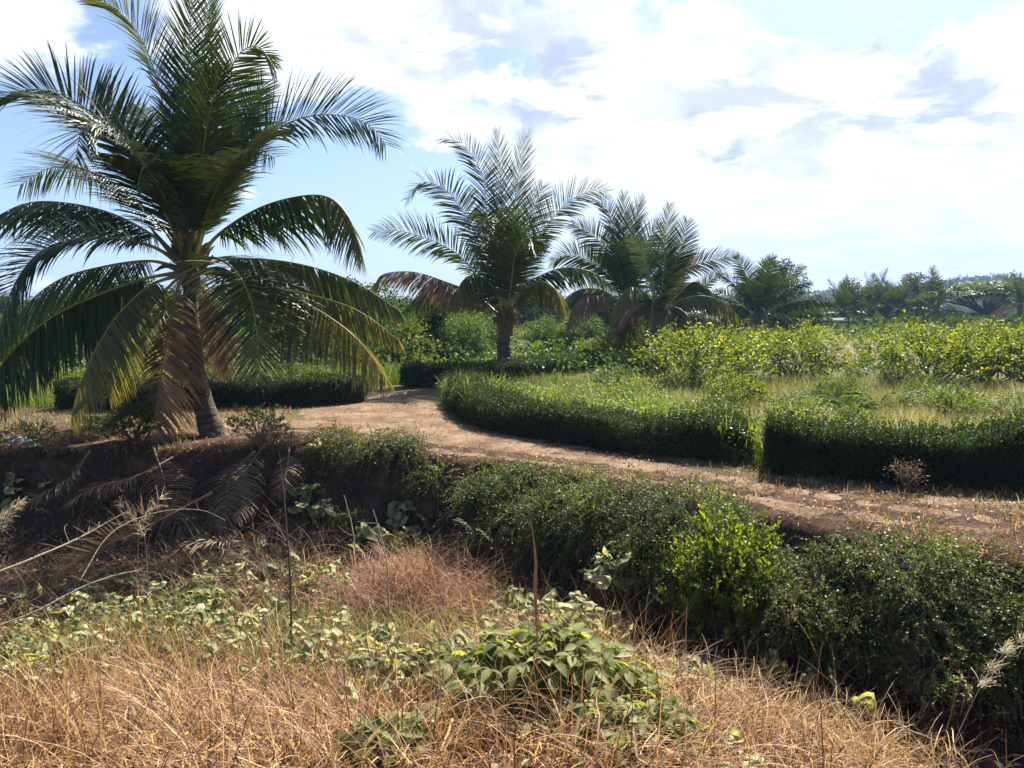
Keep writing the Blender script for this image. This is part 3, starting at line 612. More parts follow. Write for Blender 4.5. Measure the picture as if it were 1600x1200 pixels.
# --- the big palm: each frond's way through space (photo point, metres nearer(-)/farther(+) than the trunk)
BD = 13.4
base = np.array([*G(338, 684)]); base = np.array([base[0], base[1], float(terrain(base[0], base[1]))])
big = thing('coconut_palm', 'largest coconut palm, on the ditch bank at the left with drooping brown lower fronds', 'palm tree', base)
def L3(px, py, dy=0.): return at(px, py, BD + dy) - base
palm_trunk(big, [L3(345, 700), L3(331, 670), L3(313, 610), L3(303, 540), L3(298, 470), L3(297, 395)], [.27, .19, .14, .125, .12, .12], 3, 9)
crown_heart(big, L3(297, 405), .15, 4, .5, 26)
BF = [  # pts, (face azimuth x,y), leaflet length, mats, droop, vang, roll
 ([(292, 400, 0), (290, 300, -.05), (291, 180, -.15), (296, 60, -.3), (303, -30, -.55)], (.15, -1), 1.02, 'g', .12, .30, .1),
 ([(300, 400, 0), (303, 280, .2), (310, 140, .4), (326, 20, .7), (338, -40, 1.0)], (.2, 1), .95, 'g', .12, .3, 0),
 ([(288, 400, 0), (275, 290, .1), (256, 170, .2), (230, 80, .1), (195, 25, -.2), (150, -5, -.5)], (-1, .1), .95, 'p', .25, .25, 0),
 ([(305, 400, 0), (322, 300, -.1), (340, 200, -.2), (356, 120, -.3), (378, 80, -.4), (405, 74, -.5), (430, 106, -.6)], (1, -.25), .75, 'g', .3, .2, 0),
 ([(305, 400, .1), (335, 310, .7), (365, 230, 1.2), (408, 140, 1.8)], (.4, 1), .62, 'g', .3, .2, 0),
 ([(306, 402, 0), (325, 345, 0), (365, 275, .1), (415, 215, .2), (470, 185, .1), (530, 180, 0), (578, 196, -.1), (604, 226, -.2)], (1, 0.05), .98, 'g', .40, .22, .15),
 ([(308, 410, 0), (340, 368, -.1), (400, 328, -.3), (462, 308, -.5), (512, 308, -.6), (545, 340, -.8), (566, 400, -1.0)], (1, -.25), .98, 'p', .75, .1, -.1),
 ([(287, 402, 0), (262, 330, -.1), (222, 258, -.3), (165, 195, -.5), (105, 152, -.6), (45, 140, -.7), (-12, 160, -.8)], (-1, -.2), 1.0, 'g', .35, .28, -.15),
 ([(290, 405, -.05), (266, 350, -.5), (235, 282, -1.0), (200, 226, -1.5), (160, 195, -1.9), (130, 198, -2.2), (118, 250, -2.5)], (-.7, -.7), .98, 'p', .5, .2, .1),
 ([(286, 410, 0), (245, 372, .1), (180, 336, .3), (110, 318, .4), (40, 318, .4), (-30, 352, .4)], (-1, .1), .98, 'p', .6, .15, 0),
 ([(284, 414, 0), (240, 386, -.3), (180, 373, -.6), (115, 374, -.8), (60, 396, -1.0), (20, 450, -1.2), (-10, 540, -1.4)], (-1, -.3), 1.0, 'g', .75, .2, .1),
 ([(284, 420, 0), (235, 408, .3), (165, 416, .7), (95, 436, 1.0), (40, 478, 1.2), (-5, 545, 1.3)], (-1, .3), .98, 'g', .85, .1, 0),
 ([(285, 425, -.05), (225, 436, -.4), (150, 462, -.8), (75, 500, -1.1), (10, 560, -1.3), (-40, 640, -1.5)], (-1, -.4), 1.0, 'g', .9, .1, .1),
 ([(288, 428, -.1), (235, 446, -.6), (185, 492, -1.1), (150, 545, -1.4), (122, 610, -1.5), (112, 650, -1.5)], (-.7, -.7), .9, 'y', .8, .1, .1),
 ([(292, 425, -.1), (278, 450, -.45), (263, 520, -.7), (250, 600, -.75), (238, 680, -.72), (232, 720, -.7)], (-.2, -1), .82, 'd', .9, -.35, .1),
 ([(303, 415, -.15), (335, 403, -.6), (368, 424, -1.1), (392, 470, -1.4), (402, 530, -1.55), (404, 585, -1.6)], (.5, -.85), 1.0, 'p', .55, .1, .1),
 ([(308, 418, 0), (350, 406, .4), (420, 406, .7), (490, 418, .9), (560, 444, 1.0), (625, 486, 1.1)], (1, .3), .85, 'p', .75, .1, 0),
 ([(308, 424, -.05), (360, 428, -.4), (430, 452, -.8), (500, 486, -1.1), (560, 532, -1.3), (602, 590, -1.4)], (1, -.4), .98, 'y', .8, .1, .05),
 ([(306, 426, .05), (350, 430, .1), (420, 448, .2), (490, 462, .2), (560, 486, .2), (622, 530, .2)], (1, 0), .75, 'y', .85, .05, 0),
 ([(296, 402, .1), (282, 330, .7), (262, 250, 1.3), (235, 190, 2.0), (215, 165, 2.8)], (-.3, 1), .9, 'g', .3, .2, 0),
 ([(302, 405, .1), (318, 350, .9), (336, 300, 1.8), (352, 280, 2.8), (362, 300, 3.6)], (.2, 1), .95, 'g', .5, .2, 0),
 ([(290, 425, .1), (262, 450, .7), (222, 500, 1.2), (190, 560, 1.5), (170, 620, 1.6)], (-.5, .8), .85, 'y', .9, 0, 0),
 ([(300, 428, .1), (322, 460, .6), (345, 520, .9), (358, 580, 1.0)], (.4, .9), .7, 'd', 1.0, -.3, 0),
 ([(297, 420, -.1), (300, 440, -.5), (322, 470, -.9), (345, 530, -1.1), (352, 590, -1.1)], (.3, -1), .85, 'g', .9, 0, .1),
 ([(300, 400, -.05), (309, 320, -.25), (318, 230, -.5), (334, 150, -.9), (350, 100, -1.4)], (.3, -1), .8, 'g', .25, .25, .1),
 ([(290, 402, -.05), (272, 340, -.6), (246, 290, -1.3), (225, 262, -2.0), (214, 300, -2.6)], (-.3, -1), .85, 'g', .5, .2, .1),
 ([(304, 402, .1), (328, 325, .3), (358, 245, .5), (388, 180, .6), (412, 132, .5)], (1, .2), .8, 'g', .3, .2, -1.2),
 ([(290, 402, .1), (264, 325, .5), (230, 245, .8), (190, 190, 1.0), (148, 172, 1.1)], (-1, .2), .9, 'g', .35, .2, 1.2),
 ([(304, 402, -.1), (322, 335, -.5), (352, 268, -1.0), (392, 232, -1.5), (428, 246, -1.9)], (.8, -.6), .9, 'p', .5, .2, .8),
 ([(290, 408, .1), (250, 352, .6), (200, 300, 1.0), (140, 268, 1.3), (80, 262, 1.4), (30, 290, 1.4)], (-1, .2), .95, 'g', .5, -.2, .6),
]
MS = {'g': [M_palm], 'p': [M_palm, M_palm_pale], 'y': [M_palm_pale, M_palm_y], 'd': [M_palm_dead]}
ROLL = {2: 1.3, 3: -1.1, 5: 1.3, 6: .15, 7: -1.1, 8: -.9, 9: -.3, 10: -1.15, 11: -.15, 12: -.2, 16: .2, 17: .25, 18: .2}
HANG = {6: -.75, 9: -.6, 11: -.9, 12: -.9, 13: -.5, 16: -.95, 17: -.7, 18: -1.0, 21: -.6, 4: 0, 3: 0}
for k, (pts, face, ll, mk, dr, va, ro) in enumerate(BF):
    if k == 23: continue
    P = [L3(*q) for q in pts]; fz = nrm(np.array(face, float)[None])[0]
    o = frond(big, P, fz, ll * (.86 if k in (0, 1, 4, 19, 20, 24) else 1.2 if k not in (14, 22) else 1.1), 100 + k, MS[mk], droop=dr * (.7 if mk != 'g' or dr > .6 else .5), vang=HANG.get(k, va), roll=ro + ROLL.get(k, 0), n=140, width=.0205, young=.75 if k in (0, 1, 24) else 1., ragged=.03 if mk != 'd' else .12)
    if mk == 'd': o['label'] = 'dead brown frond hanging down the trunk'
    if mk == 'y': o['label'] = 'yellowing lower frond'
S = Soup(); rng = np.random.default_rng(8)
for (a, b_, c_) in (((300, 425), (268, 395), (232, 352)), ((300, 430), (340, 420), (372, 432)), ((292, 430), (262, 415), (240, 425))):
    tube(S, curve([L3(*a, -.1), L3(*b_, -.25), L3(*c_, -.35)], 10), [.02, .03, .045, .05, .05, .045, .04, .03, .02, .004], 7)
link('flower_sheath', S.mesh('flower_sheath', M_boot, True), big)

# --- the other palms
def palm(name, label, px, py, z0, trunk_h, nf, flen, seed, pale=.4, lean=(0, 0), tr=.2, group=None, sc=1., nleaf=74, dead=2, mi=-1.25, upright=1.35):
    b = ground_at(px, py, 0.); b[2] = float(terrain(b[0], b[1]))
    r = thing(name, label, 'palm tree', b, group); rng = np.random.default_rng(seed)
    top = np.array([lean[0], lean[1], trunk_h])
    palm_trunk(r, [[0, 0, -.1], [lean[0] * .2, lean[1] * .2, trunk_h * .35], [lean[0] * .6, lean[1] * .6, trunk_h * .7], top], [tr * 1.7, tr * 1.15, tr, tr * .95], seed, 8)
    crown_heart(r, top, tr * 1.05, seed, .5, 16, 34)
    for k in range(nf):
        a = k * 2.39996 + seed; e0 = np.interp(k / (nf - 1), [0, .3, .7, 1], [upright + .1, 1.1, .55, .0]) + rng.normal(0, .08)
        dr = np.interp(k / (nf - 1), [0, .3, .7, 1], [.25, .9, 1.35, 1.5]) + rng.normal(0, .12)
        Lf = flen * rng.uniform(.85, 1.08) * (.8 if k > nf * .8 else 1); p = top + [np.cos(a) * tr * .5, np.sin(a) * tr * .5, 0]; P = [p]; az = a; n = 7
        for q in range(n):
            e = max(e0 - dr * ((q + .5) / n) ** 1.4, mi); az += rng.normal(0, .035)
            p = p + np.array([np.cos(az) * np.cos(e), np.sin(az) * np.cos(e), np.sin(e)]) * Lf / n; P.append(p)
        u = rng.uniform(); low = k >= nf - dead
        mk = 'd' if (low and u < .6) else ('y' if k > nf * .7 and u < .5 else ('p' if u < pale else 'g'))
        frond(r, P, np.array([np.cos(a), np.sin(a)]), flen * .235, seed * 50 + k, MS[mk], n=nleaf, droop=rng.uniform(.35, .8) * (.5 if k < 4 else 1), vang=-rng.uniform(.5, 1.0) if k > nf * .5 else .2, roll=rng.normal(0, .2) if k > nf * .5 else rng.choice([-1, 1]) * rng.uniform(.7, 1.35), width=.042 if nleaf > 40 else .06, thick=.03, ragged=.08)
    return r
def palm_px(label, gx, gy, D0, heart, fr, seed, tr, trunk, leaflet=.85, nleaf=112, extra=0):
    b = ground_at(gx, gy, 0.); k0 = D0; b = at(gx, gy, D0); b[2] = float(terrain(b[0], b[1]))
    r = thing('coconut_palm', label, 'palm tree', b)
    def Lp(px, py, dy=0.): return at(px, py, D0 + dy) - b
    palm_trunk(r, [Lp(*q) for q in trunk], [tr * 1.5, tr * 1.25, tr * 1.05, tr], seed, 8)
    crown_heart(r, Lp(*heart), tr * 1.1, seed, .55, 20, 40)
    for k, (pts, face, mk, dr) in enumerate(fr):
        P = [Lp(*q) for q in pts]
        frond(r, P, nrm(np.array([face], float))[0], leaflet * 1.15, seed * 40 + k, MS[mk], n=nleaf, droop=dr * .75, vang=-.85 if dr > .65 and abs(face[0]) > .35 else .15, roll=.15 if dr > .65 or abs(face[0]) < .35 else (1.25 if k % 2 else -1.25) * abs(face[0]) ** .5, width=.022 * (D0 / 24) ** .9, young=.65 if dr < .2 else 1., thick=.034, ragged=.07)
    return r
h = (790, 490)
palm_px('second coconut palm, on a short dark trunk behind the bend of the path', 790, 590, 24.3, (790, 497), [
 ([(788, 495, 0), (775, 420, 0), (762, 340, .1), (752, 270, .1), (722, 225, .1), (692, 216, .0)], (-1, 0), 'g', .25),
 ([(790, 495, 0), (788, 400, .2), (783, 300, .4), (778, 205, .6)], (0, 1), 'g', .12),
 ([(792, 495, 0), (798, 400, .1), (806, 300, .2), (815, 250, .3), (822, 212, .3)], (.3, 1), 'p', .12),
 ([(790, 495, -.1), (782, 420, -.5), (776, 370, -1), (768, 340, -1.4), (752, 352, -2), (748, 385, -2.4)], (-.3, -1), 'p', .5),
 ([(786, 495, 0), (765, 420, .2), (735, 350, .4), (700, 300, .6), (660, 285, .7), (635, 312, .7)], (-1, .2), 'p', .45),
 ([(785, 497, 0), (750, 440, -.1), (712, 395, -.3), (660, 370, -.5), (615, 360, -.6), (583, 362, -.6)], (-1, -.1), 'g', .5),
 ([(785, 500, 0), (745, 462, -.3), (695, 440, -.6), (645, 425, -.8), (600, 428, -.9), (585, 445, -.9)], (-1, -.2), 'd', .8),
 ([(785, 500, 0), (755, 470, .5), (705, 452, .9), (660, 458, 1.1), (625, 490, 1.2)], (-1, .4), 'g', .85),
 ([(794, 495, 0), (812, 420, -.1), (845, 365, -.2), (885, 318, -.3), (925, 298, -.3), (948, 300, -.3)], (1, -.1), 'p', .3),
 ([(794, 497, 0), (815, 450, .1), (850, 428, .2), (885, 418, .3), (925, 425, .3), (960, 448, .2)], (1, .1), 'p', .8),
 ([(792, 495, 0), (806, 420, .5), (825, 350, .9), (848, 290, 1.2)], (.3, 1), 'g', .25),
 ([(793, 497, -.1), (812, 462, -.6), (842, 440, -1.2), (866, 450, -1.7), (880, 480, -2)], (.7, -.7), 'y', .8),
 ([(788, 497, -.1), (770, 450, -.7), (745, 430, -1.3), (722, 440, -1.8), (708, 475, -2.1)], (-.6, -.8), 'p', .8),
 ([(789, 497, .1), (780, 440, .8), (765, 400, 1.6), (755, 390, 2.4)], (-.2, 1), 'g', .5),
 ([(792, 496, -.05), (799, 440, -.5), (806, 395, -1.0), (826, 372, -1.6), (838, 400, -2.0)], (.4, -1), 'g', .5),
 ], 21, .2, [(795, 598), (790, 570), (787, 540), (790, 500)], .92, 116)
palm_px('third coconut palm, with a dense dark green upright crown beyond the hedge', 975, 552, 33.5, (980, 478), [
 ([(978, 478, 0), (972, 420, 0), (962, 370, 0), (950, 330, 0), (932, 312, 0)], (-1, 0), 'g', .2),
 ([(980, 478, 0), (978, 410, .2), (976, 350, .4), (975, 305, .5)], (0, 1), 'g', .15),
 ([(980, 478, 0), (985, 410, -.2), (992, 350, -.4), (1000, 310, -.6)], (.2, -1), 'g', .15),
 ([(978, 478, 0), (952, 430, -.2), (915, 405, -.4), (885, 398, -.6), (860, 410, -.7)], (-1, -.2), 'g', .5),
 ([(976, 480, 0), (945, 455, .2), (908, 452, .4), (880, 470, .6), (868, 500, .7)], (-1, .2), 'p', .8),
 ([(976, 480, 0), (935, 462, -.6), (900, 475, -1.2), (885, 510, -1.5)], (-.8, -.6), 'd', .9),
 ([(982, 478, 0), (1005, 430, .1), (1028, 400, .2), (1048, 395, .3), (1065, 410, .4)], (1, .1), 'g', .5),
 ([(982, 480, 0), (1015, 455, -.3), (1055, 425, -.6), (1090, 412, -.8), (1148, 398, -1)], (1, -.3), 'p', .45),
 ([(982, 480, 0), (1010, 470, -.6), (1045, 478, -1.1), (1070, 505, -1.4)], (.8, -.6), 'y', .9),
 ([(980, 480, -.1), (990, 455, -.8), (985, 455, -1.5), (975, 490, -2.1), (970, 520, -2.3)], (-.1, -1), 'p', .8),
 ([(979, 478, 0), (960, 410, .5), (930, 370, .9), (895, 350, 1.2)], (-.7, .7), 'g', .4),
 ([(981, 478, 0), (992, 420, .8), (1010, 380, 1.4), (1028, 350, 1.8)], (.4, .8), 'g', .4),
 ([(979, 478, -.1), (968, 420, -.6), (958, 385, -1.1), (940, 380, -1.6)], (-.4, -1), 'g', .4),
 ], 22, .27, [(975, 556), (975, 530), (978, 505), (980, 480)], 1.0, 104)
palm_px('fourth coconut palm, thin pale trunk and dry grey-green crown right of the dense one', 1024, 570, 29.5, (1030, 490), [
 ([(1030, 490, 0), (1036, 430, 0), (1040, 370, .1), (1046, 322, .2)], (0.2, 1), 'p', .15),
 ([(1030, 490, 0), (1045, 440, 0), (1060, 400, .1), (1074, 345, .1)], (1, .1), 'g', .2),
 ([(1032, 490, 0), (1060, 470, -.2), (1095, 462, -.4), (1130, 472, -.5), (1158, 498, -.6)], (1, -.2), 'y', .8),
 ([(1032, 490, 0), (1058, 462, .2), (1085, 440, .5), (1110, 455, .8), (1125, 480, .9)], (1, .3), 'p', .8),
 ([(1030, 490, 0), (1010, 460, -.2), (985, 450, -.5), (965, 470, -.8), (955, 500, -1)], (-1, -.3), 'y', .8),
 ([(1030, 490, 0), (1015, 430, .1), (1000, 390, .3), (985, 370, .5)], (-1, .2), 'p', .3),
 ([(1032, 490, -.1), (1055, 480, -.7), (1075, 495, -1.2), (1085, 525, -1.4)], (.6, -.8), 'y', .9),
 ([(1030, 490, -.1), (1022, 470, -.7), (1018, 490, -1.2), (1015, 520, -1.4)], (-.1, -1), 'p', .9),
 ([(1031, 490, .1), (1050, 430, .6), (1075, 400, 1.1), (1085, 420, 1.5)], (.6, .8), 'd', .6),
 ([(1030, 490, 0), (1000, 475, .5), (975, 490, .9), (960, 520, 1.1)], (-.7, .6), 'd', .9),
 ], 23, .13, [(1024, 573), (1022, 545), (1024, 520), (1030, 492)], .85, 96)
palm('coconut_palm', 'fifth coconut palm, its short dark trunk half hidden behind the pale thin trunk', 1052, 547, 0, 1.3, 13, 3.6, 24, .8, tr=.22, nleaf=70)
palm('coconut_palm', 'bushy coconut palm beside a tall wispy tree, right of the middle', 1182, 537, 0, 1.6, 22, 4.7, 25, .45, tr=.24, nleaf=74)
gp = 'row of small distant palms before the hills'
for k, (x, y, hh, fl, sc) in enumerate([(1316, 519, 1.7, 3.4, 0), (1360, 518, 2.2, 3.5, 0), (1404, 519, 1.8, 3.2, 0), (1460, 517, 1.9, 3.9, 0), (1592, 515, 2.4, 3.9, 0)]):
    lab = ['small distant palm at the left end of the far row, by the shed', 'small distant palm, second of the far row, with a taller upright crown', 'small distant palm, third of the far row, the smallest', 'wide dark distant palm left of the flat topped tree', 'distant palm at the right edge beside the flat topped tree'][k]
    palm('coconut_palm', lab, x, y, 0, hh + .2, 15, fl + .7, 30 + k, .5, tr=.24, nleaf=34, group=gp)

# ------------------------------------------------------------------ bushes and trees
def bush_meshes(seed, w, h, n_leaf, ls, mat, mat2=None, open_=.25, low=.1):
    """a rounded open bush: stems fan out of one foot, leafy twigs fill the outer part"""
    rng = np.random.default_rng(seed); S = Soup(); St = Soup(); tips = []
    for k in range(16):
        a = rng.uniform(0, 6.28); e = rng.uniform(.25, 1.35); L = rng.uniform(.65, 1.0)
        end = np.array([np.cos(a) * np.cos(e) * w * .5, np.sin(a) * np.cos(e) * w * .5, h * (low + (1 - low) * np.sin(e))]) * L
        mid = end * .5 + [0, 0, h * .05] + rng.normal(0, .05 * w, 3); tube(St, curve([[0, 0, -.03], mid, end], 7), np.linspace(.016, .004, 7) * w, 4); tips.append((mid, end))
    nt_ = n_leaf // 14; d = nrm(rng.normal(0, 1, (nt_, 3))); d[:, 2] = np.abs(d[:, 2] + .1) * np.where(rng.uniform(0, 1, nt_) < .2, -.35, 1)
    r = rng.uniform(.45, 1.0, nt_) ** .6 * (.62 + .6 * vnoise(d[:, 0] * 2.3 + 9, d[:, 1] * 2.3 + d[:, 2] * 2.1, seed))
    P0 = d * r[:, None] * np.array([w * .5, w * .5, h * .62]) + [0, 0, h * .40]
    P0[:, 2] = np.maximum(P0[:, 2], .06 * h); dd = nrm(d + rng.normal(0, .45, d.shape) + [0, 0, .5]); L = rng.uniform(.16, .38, nt_) * w / 1.6
    t = np.linspace(0, 1, 14)[None, :, None]; Q = (P0[:, None] + dd[:, None] * t * L[:, None, None]); ribbons(St, Q[:, ::4], nrm(np.cross(dd, [.3, 1, 0])), np.full((nt_, 4), .003 * w), .5)
    Q = Q.reshape(-1, 3); K = len(Q); out = nrm(np.repeat(dd, 14, 0) * .6 + rng.normal(0, .6, (K, 3)))
    tone = np.repeat(rng.uniform(0, .6, nt_), 14) + rng.uniform(0, .4, K)
    leaves(S, Q + rng.normal(0, .012, Q.shape), out, rng.normal(0, .7, Q.shape) + [0, 0, .8], ls * rng.uniform(.6, 1.25, K), ls * rng.uniform(.4, .65, K), np.clip(tone, 0, 1), .25)
    return S.mesh('foliage', mat), St.mesh('stems', M_twig)
BUSH = [bush_meshes(200 + k, 2.3, 1.35, 5200, .085, M_bush) for k in range(4)]
BUSHG = [bush_meshes(210 + k, 2.2, 1.5, 4200, .085, M_fieldgreen) for k in range(2)]
WEED = [bush_meshes(220 + k, 1.2, .8, 2200, .075, M_fieldgreen) for k in range(2)]
def put(kind, name, label, cat, x, y, sc, seed, group=None, stem='stems'):
    rng = np.random.default_rng(seed); me, st = kind[seed % len(kind)]
    o = thing(name, label, cat, (x, y, float(terrain(x, y)) - .02), group, rng.uniform(0, 6.28), sc)
    link('foliage', me, o); link(stem, st, o); return o
near_b = [(1085, 606, 1.05, 1.0, 'yellow green citrus bush at the left end of the row, beside the pale palm trunk'),
 (975, 582, .5, .5, 'small bright bush in the grass just below the third palm'),
 (1240, 598, 1.0, 1.05, 'dark-based yellow green bush left of the pale grass plumes'),
 (1455, 606, 1.0, 1.05, 'rounded yellow green bush right of the pale grass plumes'),
 (1535, 600, .95, 1.05, 'yellow green bush second from the right edge of the field'),
 (1605, 598, 1.05, 1.0, 'golden green bush cut by the right edge of the picture'),
 (1150, 640, .45, .5, 'small low bush standing alone in the grass before the left end of the row')]
for k, (x, y, s1, s2, lab) in enumerate(near_b):
    g_ = ground_at(x, y); put(BUSH, 'citrus_bush', lab, 'bush', g_[0], g_[1], (s1 * 1.35, s1 * 1.35, s2 * 1.06), 300 + k)
g_ = ground_at(1440, 628); put(BUSHG, 'weed_shrub', 'small dark weed shrub in front of the rounded bush row', 'shrub', g_[0], g_[1], .38, 341)
g_ = ground_at(1500, 636); put(WEED, 'weed_shrub', 'low yellow green weed patch on the pale grass at the right', 'shrub', g_[0], g_[1], (.9, .9, .4), 342)
rng = np.random.default_rng(42); kk = 0
for row in range(9):
    y0 = 31.5 + row * 3.4 + row * row * .12
    x0 = -2.5 if row > 2 else 4.5
    for x in np.arange(x0 + (row % 2), y0 * .78 + 2, 2.05 + .12 * row):
        if rng.uniform() < .22: continue
        yy = y0 + rng.normal(0, .35) - (x - x0) * .02; xx = x + rng.normal(0, .3)
        if abs(xx - (1182 - 800) / 1200 * 50) < 1.0 and abs(yy - 50) < 2: continue
        s_ = rng.uniform(.82, 1.12); put(BUSH if rng.uniform() < .8 or xx > 6 else BUSHG, 'citrus_bush', 'yellow green citrus bush in the far rows of the field', 'bush', xx, yy, (s_, s_, s_ * (.84 if row < 2 else .66) * rng.uniform(.75, 1.2)), 400 + kk, 'citrus bushes in the rows behind the field'); kk += 1

def tree_meshes(seed, h, cr, n_leaf, ls, mat, trunk_r=.12, clumps=16, shape='round', crown_from=.35, dens=1.0):
    rng = np.random.default_rng(seed); S = Soup(); St = Soup()
    top = np.array([rng.normal(0, .06 * h), rng.normal(0, .06 * h), h * (.55 if shape == 'round' else .9)])
    tube(St, curve([[0, 0, -.1], top * .5 + rng.normal(0, .04 * h, 3) * [1, 1, 0], top], 9), np.linspace(trunk_r, trunk_r * .45, 9), 8)
    for k in range(clumps):
        a = k * 2.4 + rng.normal(0, .4); zf = crown_from + (1 - crown_from) * (k + .5) / clumps
        if shape == 'column': rr = cr * rng.uniform(.2, .8)
        elif shape == 'wispy': rr = cr * rng.uniform(.15, .9) * np.sin(np.pi * np.clip(.2 + .75 * (k / clumps), 0, 1))
        else: rr = cr * rng.uniform(.35, .85) * np.sqrt(max(.12, 1 - ((zf - (crown_from + .35 * (1 - crown_from))) / (1 - crown_from)) ** 2 * 1.6))
        c = np.array([np.cos(a) * rr, np.sin(a) * rr, zf * h * .93]); b0 = top * np.clip(zf * .75, .3, 1)
        tube(St, curve([b0, (b0 + c) / 2 + rng.normal(0, .05 * h, 3), c], 7), np.linspace(trunk_r * .4, trunk_r * .08, 7), 5)
        nl = n_leaf // clumps; s = cr * rng.uniform(.26, .46) * (.75 if shape == 'wispy' else 1)
        d = nrm(rng.normal(0, 1, (nl, 3))); r = rng.uniform(.2, 1, nl) ** .5 * (.65 + .7 * vnoise(d[:, 0] * 3 + 4, d[:, 1] * 3 + d[:, 2] * 2, seed + k))
        P = c + d * (r * s)[:, None] * [1.1, 1.1, .8]
        leaves(S, P, nrm(d + rng.normal(0, .7, d.shape)), rng.normal(0, .6, d.shape) + [0, 0, .9], ls * rng.uniform(.6, 1.3, nl), ls * rng.uniform(.45, .8, nl), np.clip(rng.uniform(0, .55) + rng.uniform(0, .45, nl), 0, 1), .2)
    return S.mesh('crown', mat), St.mesh('trunk', M_bark)
T_round = [tree_meshes(500 + k, 3.3, 2.1, 9000, .15, M_tree) for k in range(3)]
T_green = [tree_meshes(510 + k, 2.6, 1.9, 7000, .13, M_green, .08, 14, crown_from=.12) for k in range(3)]
T_far = [tree_meshes(520 + k, 6.0, 3.6, 6000, .32, M_tree, .2, 18, crown_from=.2) for k in range(3)]
T_wispy = [tree_meshes(530 + k, 6.0, 1.9, 2600, .17, M_treedry if k == 1 else M_tree, .10, 26, 'wispy', .25) for k in range(2)]
T_col = [tree_meshes(540, 3.4, .75, 6000, .12, M_tree, .07, 18, 'column', .06)]
def tree(kind, label, x, y, sc, seed, group=None, name='broadleaf_tree', cat='tree'):
    rng = np.random.default_rng(seed); me, st = kind[seed % len(kind)]
    o = thing(name, label, cat, (x, y, float(terrain(x, y)) - .05), group, rng.uniform(0, 6.28), sc)
    link('crown', me, o); link('trunk', st, o); return o
def tp(kind, label, px, D_, sc, seed, **k): return tree(kind, label, (px - 800) / 1200 * D_, D_, sc, seed, **k)
tp(T_col, 'dark narrow column shaped tree left of the second palm', 678, 31, (.9, .9, 1.0), 0, name='column_tree')
tp(T_wispy, 'tall thin wispy tree just right of the bushy palm', 1222, 56, (1.0, 1.0, 1.02), 0, name='wispy_tree')
tp(T_wispy, 'dry brownish wispy tree behind the left end of the far palm row', 1322, 84, (1.25, 1.25, .98), 1, name='wispy_tree')
tp(T_wispy, 'wide sparse grey green tree behind the middle of the far palm row', 1425, 92, (2.1, 2.1, 1.15), 0, name='wispy_tree')
tp(T_wispy, 'sparse grey green tree just left of the flat topped tree', 1452, 90, (1.5, 1.5, 1.0), 2, name='wispy_tree')
mids = [(20, 27, .8, 'g'), (95, 30, .95, 'g'), (165, 27, .8, 'g'), (225, 33, 1., 'r'), (345, 27, .95, 'g'), (400, 31, 1.05, 'r'), (505, 27, .8, 'g'), (560, 32, .95, 'r'), (618, 29, .85, 'g'), (645, 34, 1.0, 'g'), (722, 33, .75, 'g'), (745, 38, .85, 'g'),
        (850, 41, .7, 'g'), (905, 42, .75, 'g'), (940, 46, .9, 'r'), (1010, 45, .8, 'g'), (1085, 48, .8, 'g'), (1120, 55, .8, 'r')]
for k, (x, d_, s_, kd) in enumerate(mids):
    tp(T_green if kd == 'g' else T_round, 'leafy green tree in the belt behind the left hedges and palms', x, d_, s_, 600 + k, group='small trees in the belt behind the palms', name='small_tree')
rng = np.random.default_rng(61)
for k, x in enumerate(np.linspace(-90, 1230, 30)):
    d_ = rng.uniform(58, 78); tp(T_far, 'dark green tree in the far tree line', x + rng.normal(0, 12), d_, (1, 1, rng.uniform(.42, .62) if x > 520 else rng.uniform(.42, .68)), 640 + k, group='trees of the far tree line')
for k, x in enumerate(np.linspace(1245, 1640, 15)):
    d_ = rng.uniform(100, 135); tp(T_far, 'low dark tree behind the far row of palms', x + rng.normal(0, 8), d_, (1.1, 1.1, rng.uniform(.5, .72) if x < 1470 else rng.uniform(.24, .34)), 680 + k, group='low trees behind the far palm row')
# flat topped spreading tree
def flat_tree():
    D_ = 104.; b = at(1540, 503, D_); b[2] = 0; r = thing('flat_topped_tree', 'wide flat topped umbrella shaped tree before the hills at the right', 'tree', b)
    rng = np.random.default_rng(9); St = Soup(); S = Soup(); H = 5.6
    tube(St, curve([[0, 0, -.2], [.1, 0, 1.0], [0, 0, 1.9]], 6), [.55, .45, .38, .36, .34, .32], 8)
    for k in range(26):
        a = k * 2.4; rr = rng.uniform(1.5, 7.6); e = np.array([np.cos(a) * rr, np.sin(a) * rr * .8, H * (.98 - .30 * (rr / 8.5) ** 2) - .35])
        m1 = e * [.35, .35, 0] + [0, 0, 2.9]; tube(St, curve([[0, 0, 1.6], m1, e * [.75, .75, .9], e], 9), np.linspace(.24, .05, 9), 5)
    K = 42; a = rng.uniform(0, 6.28, K); rr = 8.2 * np.sqrt(rng.uniform(0, 1, K))
    for k in range(K):
        c = np.array([np.cos(a[k]) * rr[k], np.sin(a[k]) * rr[k] * .8, H * (1.0 - .30 * (rr[k] / 8.5) ** 2)]); n = 420
        P = c + rng.normal(0, 1, (n, 3)) * [.85, .85, .2]; leaves(S, P, rng.normal(0, 1, (n, 3)) * [1, 1, .3], rng.normal(0, .3, (n, 3)) + [0, 0, 1], rng.uniform(.25, .5, n), rng.uniform(.2, .4, n), np.clip(rng.uniform(.2, .7) + rng.uniform(-.2, .3, n), 0, 1))
    link('trunk', St.mesh('trunk', M_bark, True), r); link('crown', S.mesh('crown', M_green), r)
flat_tree()
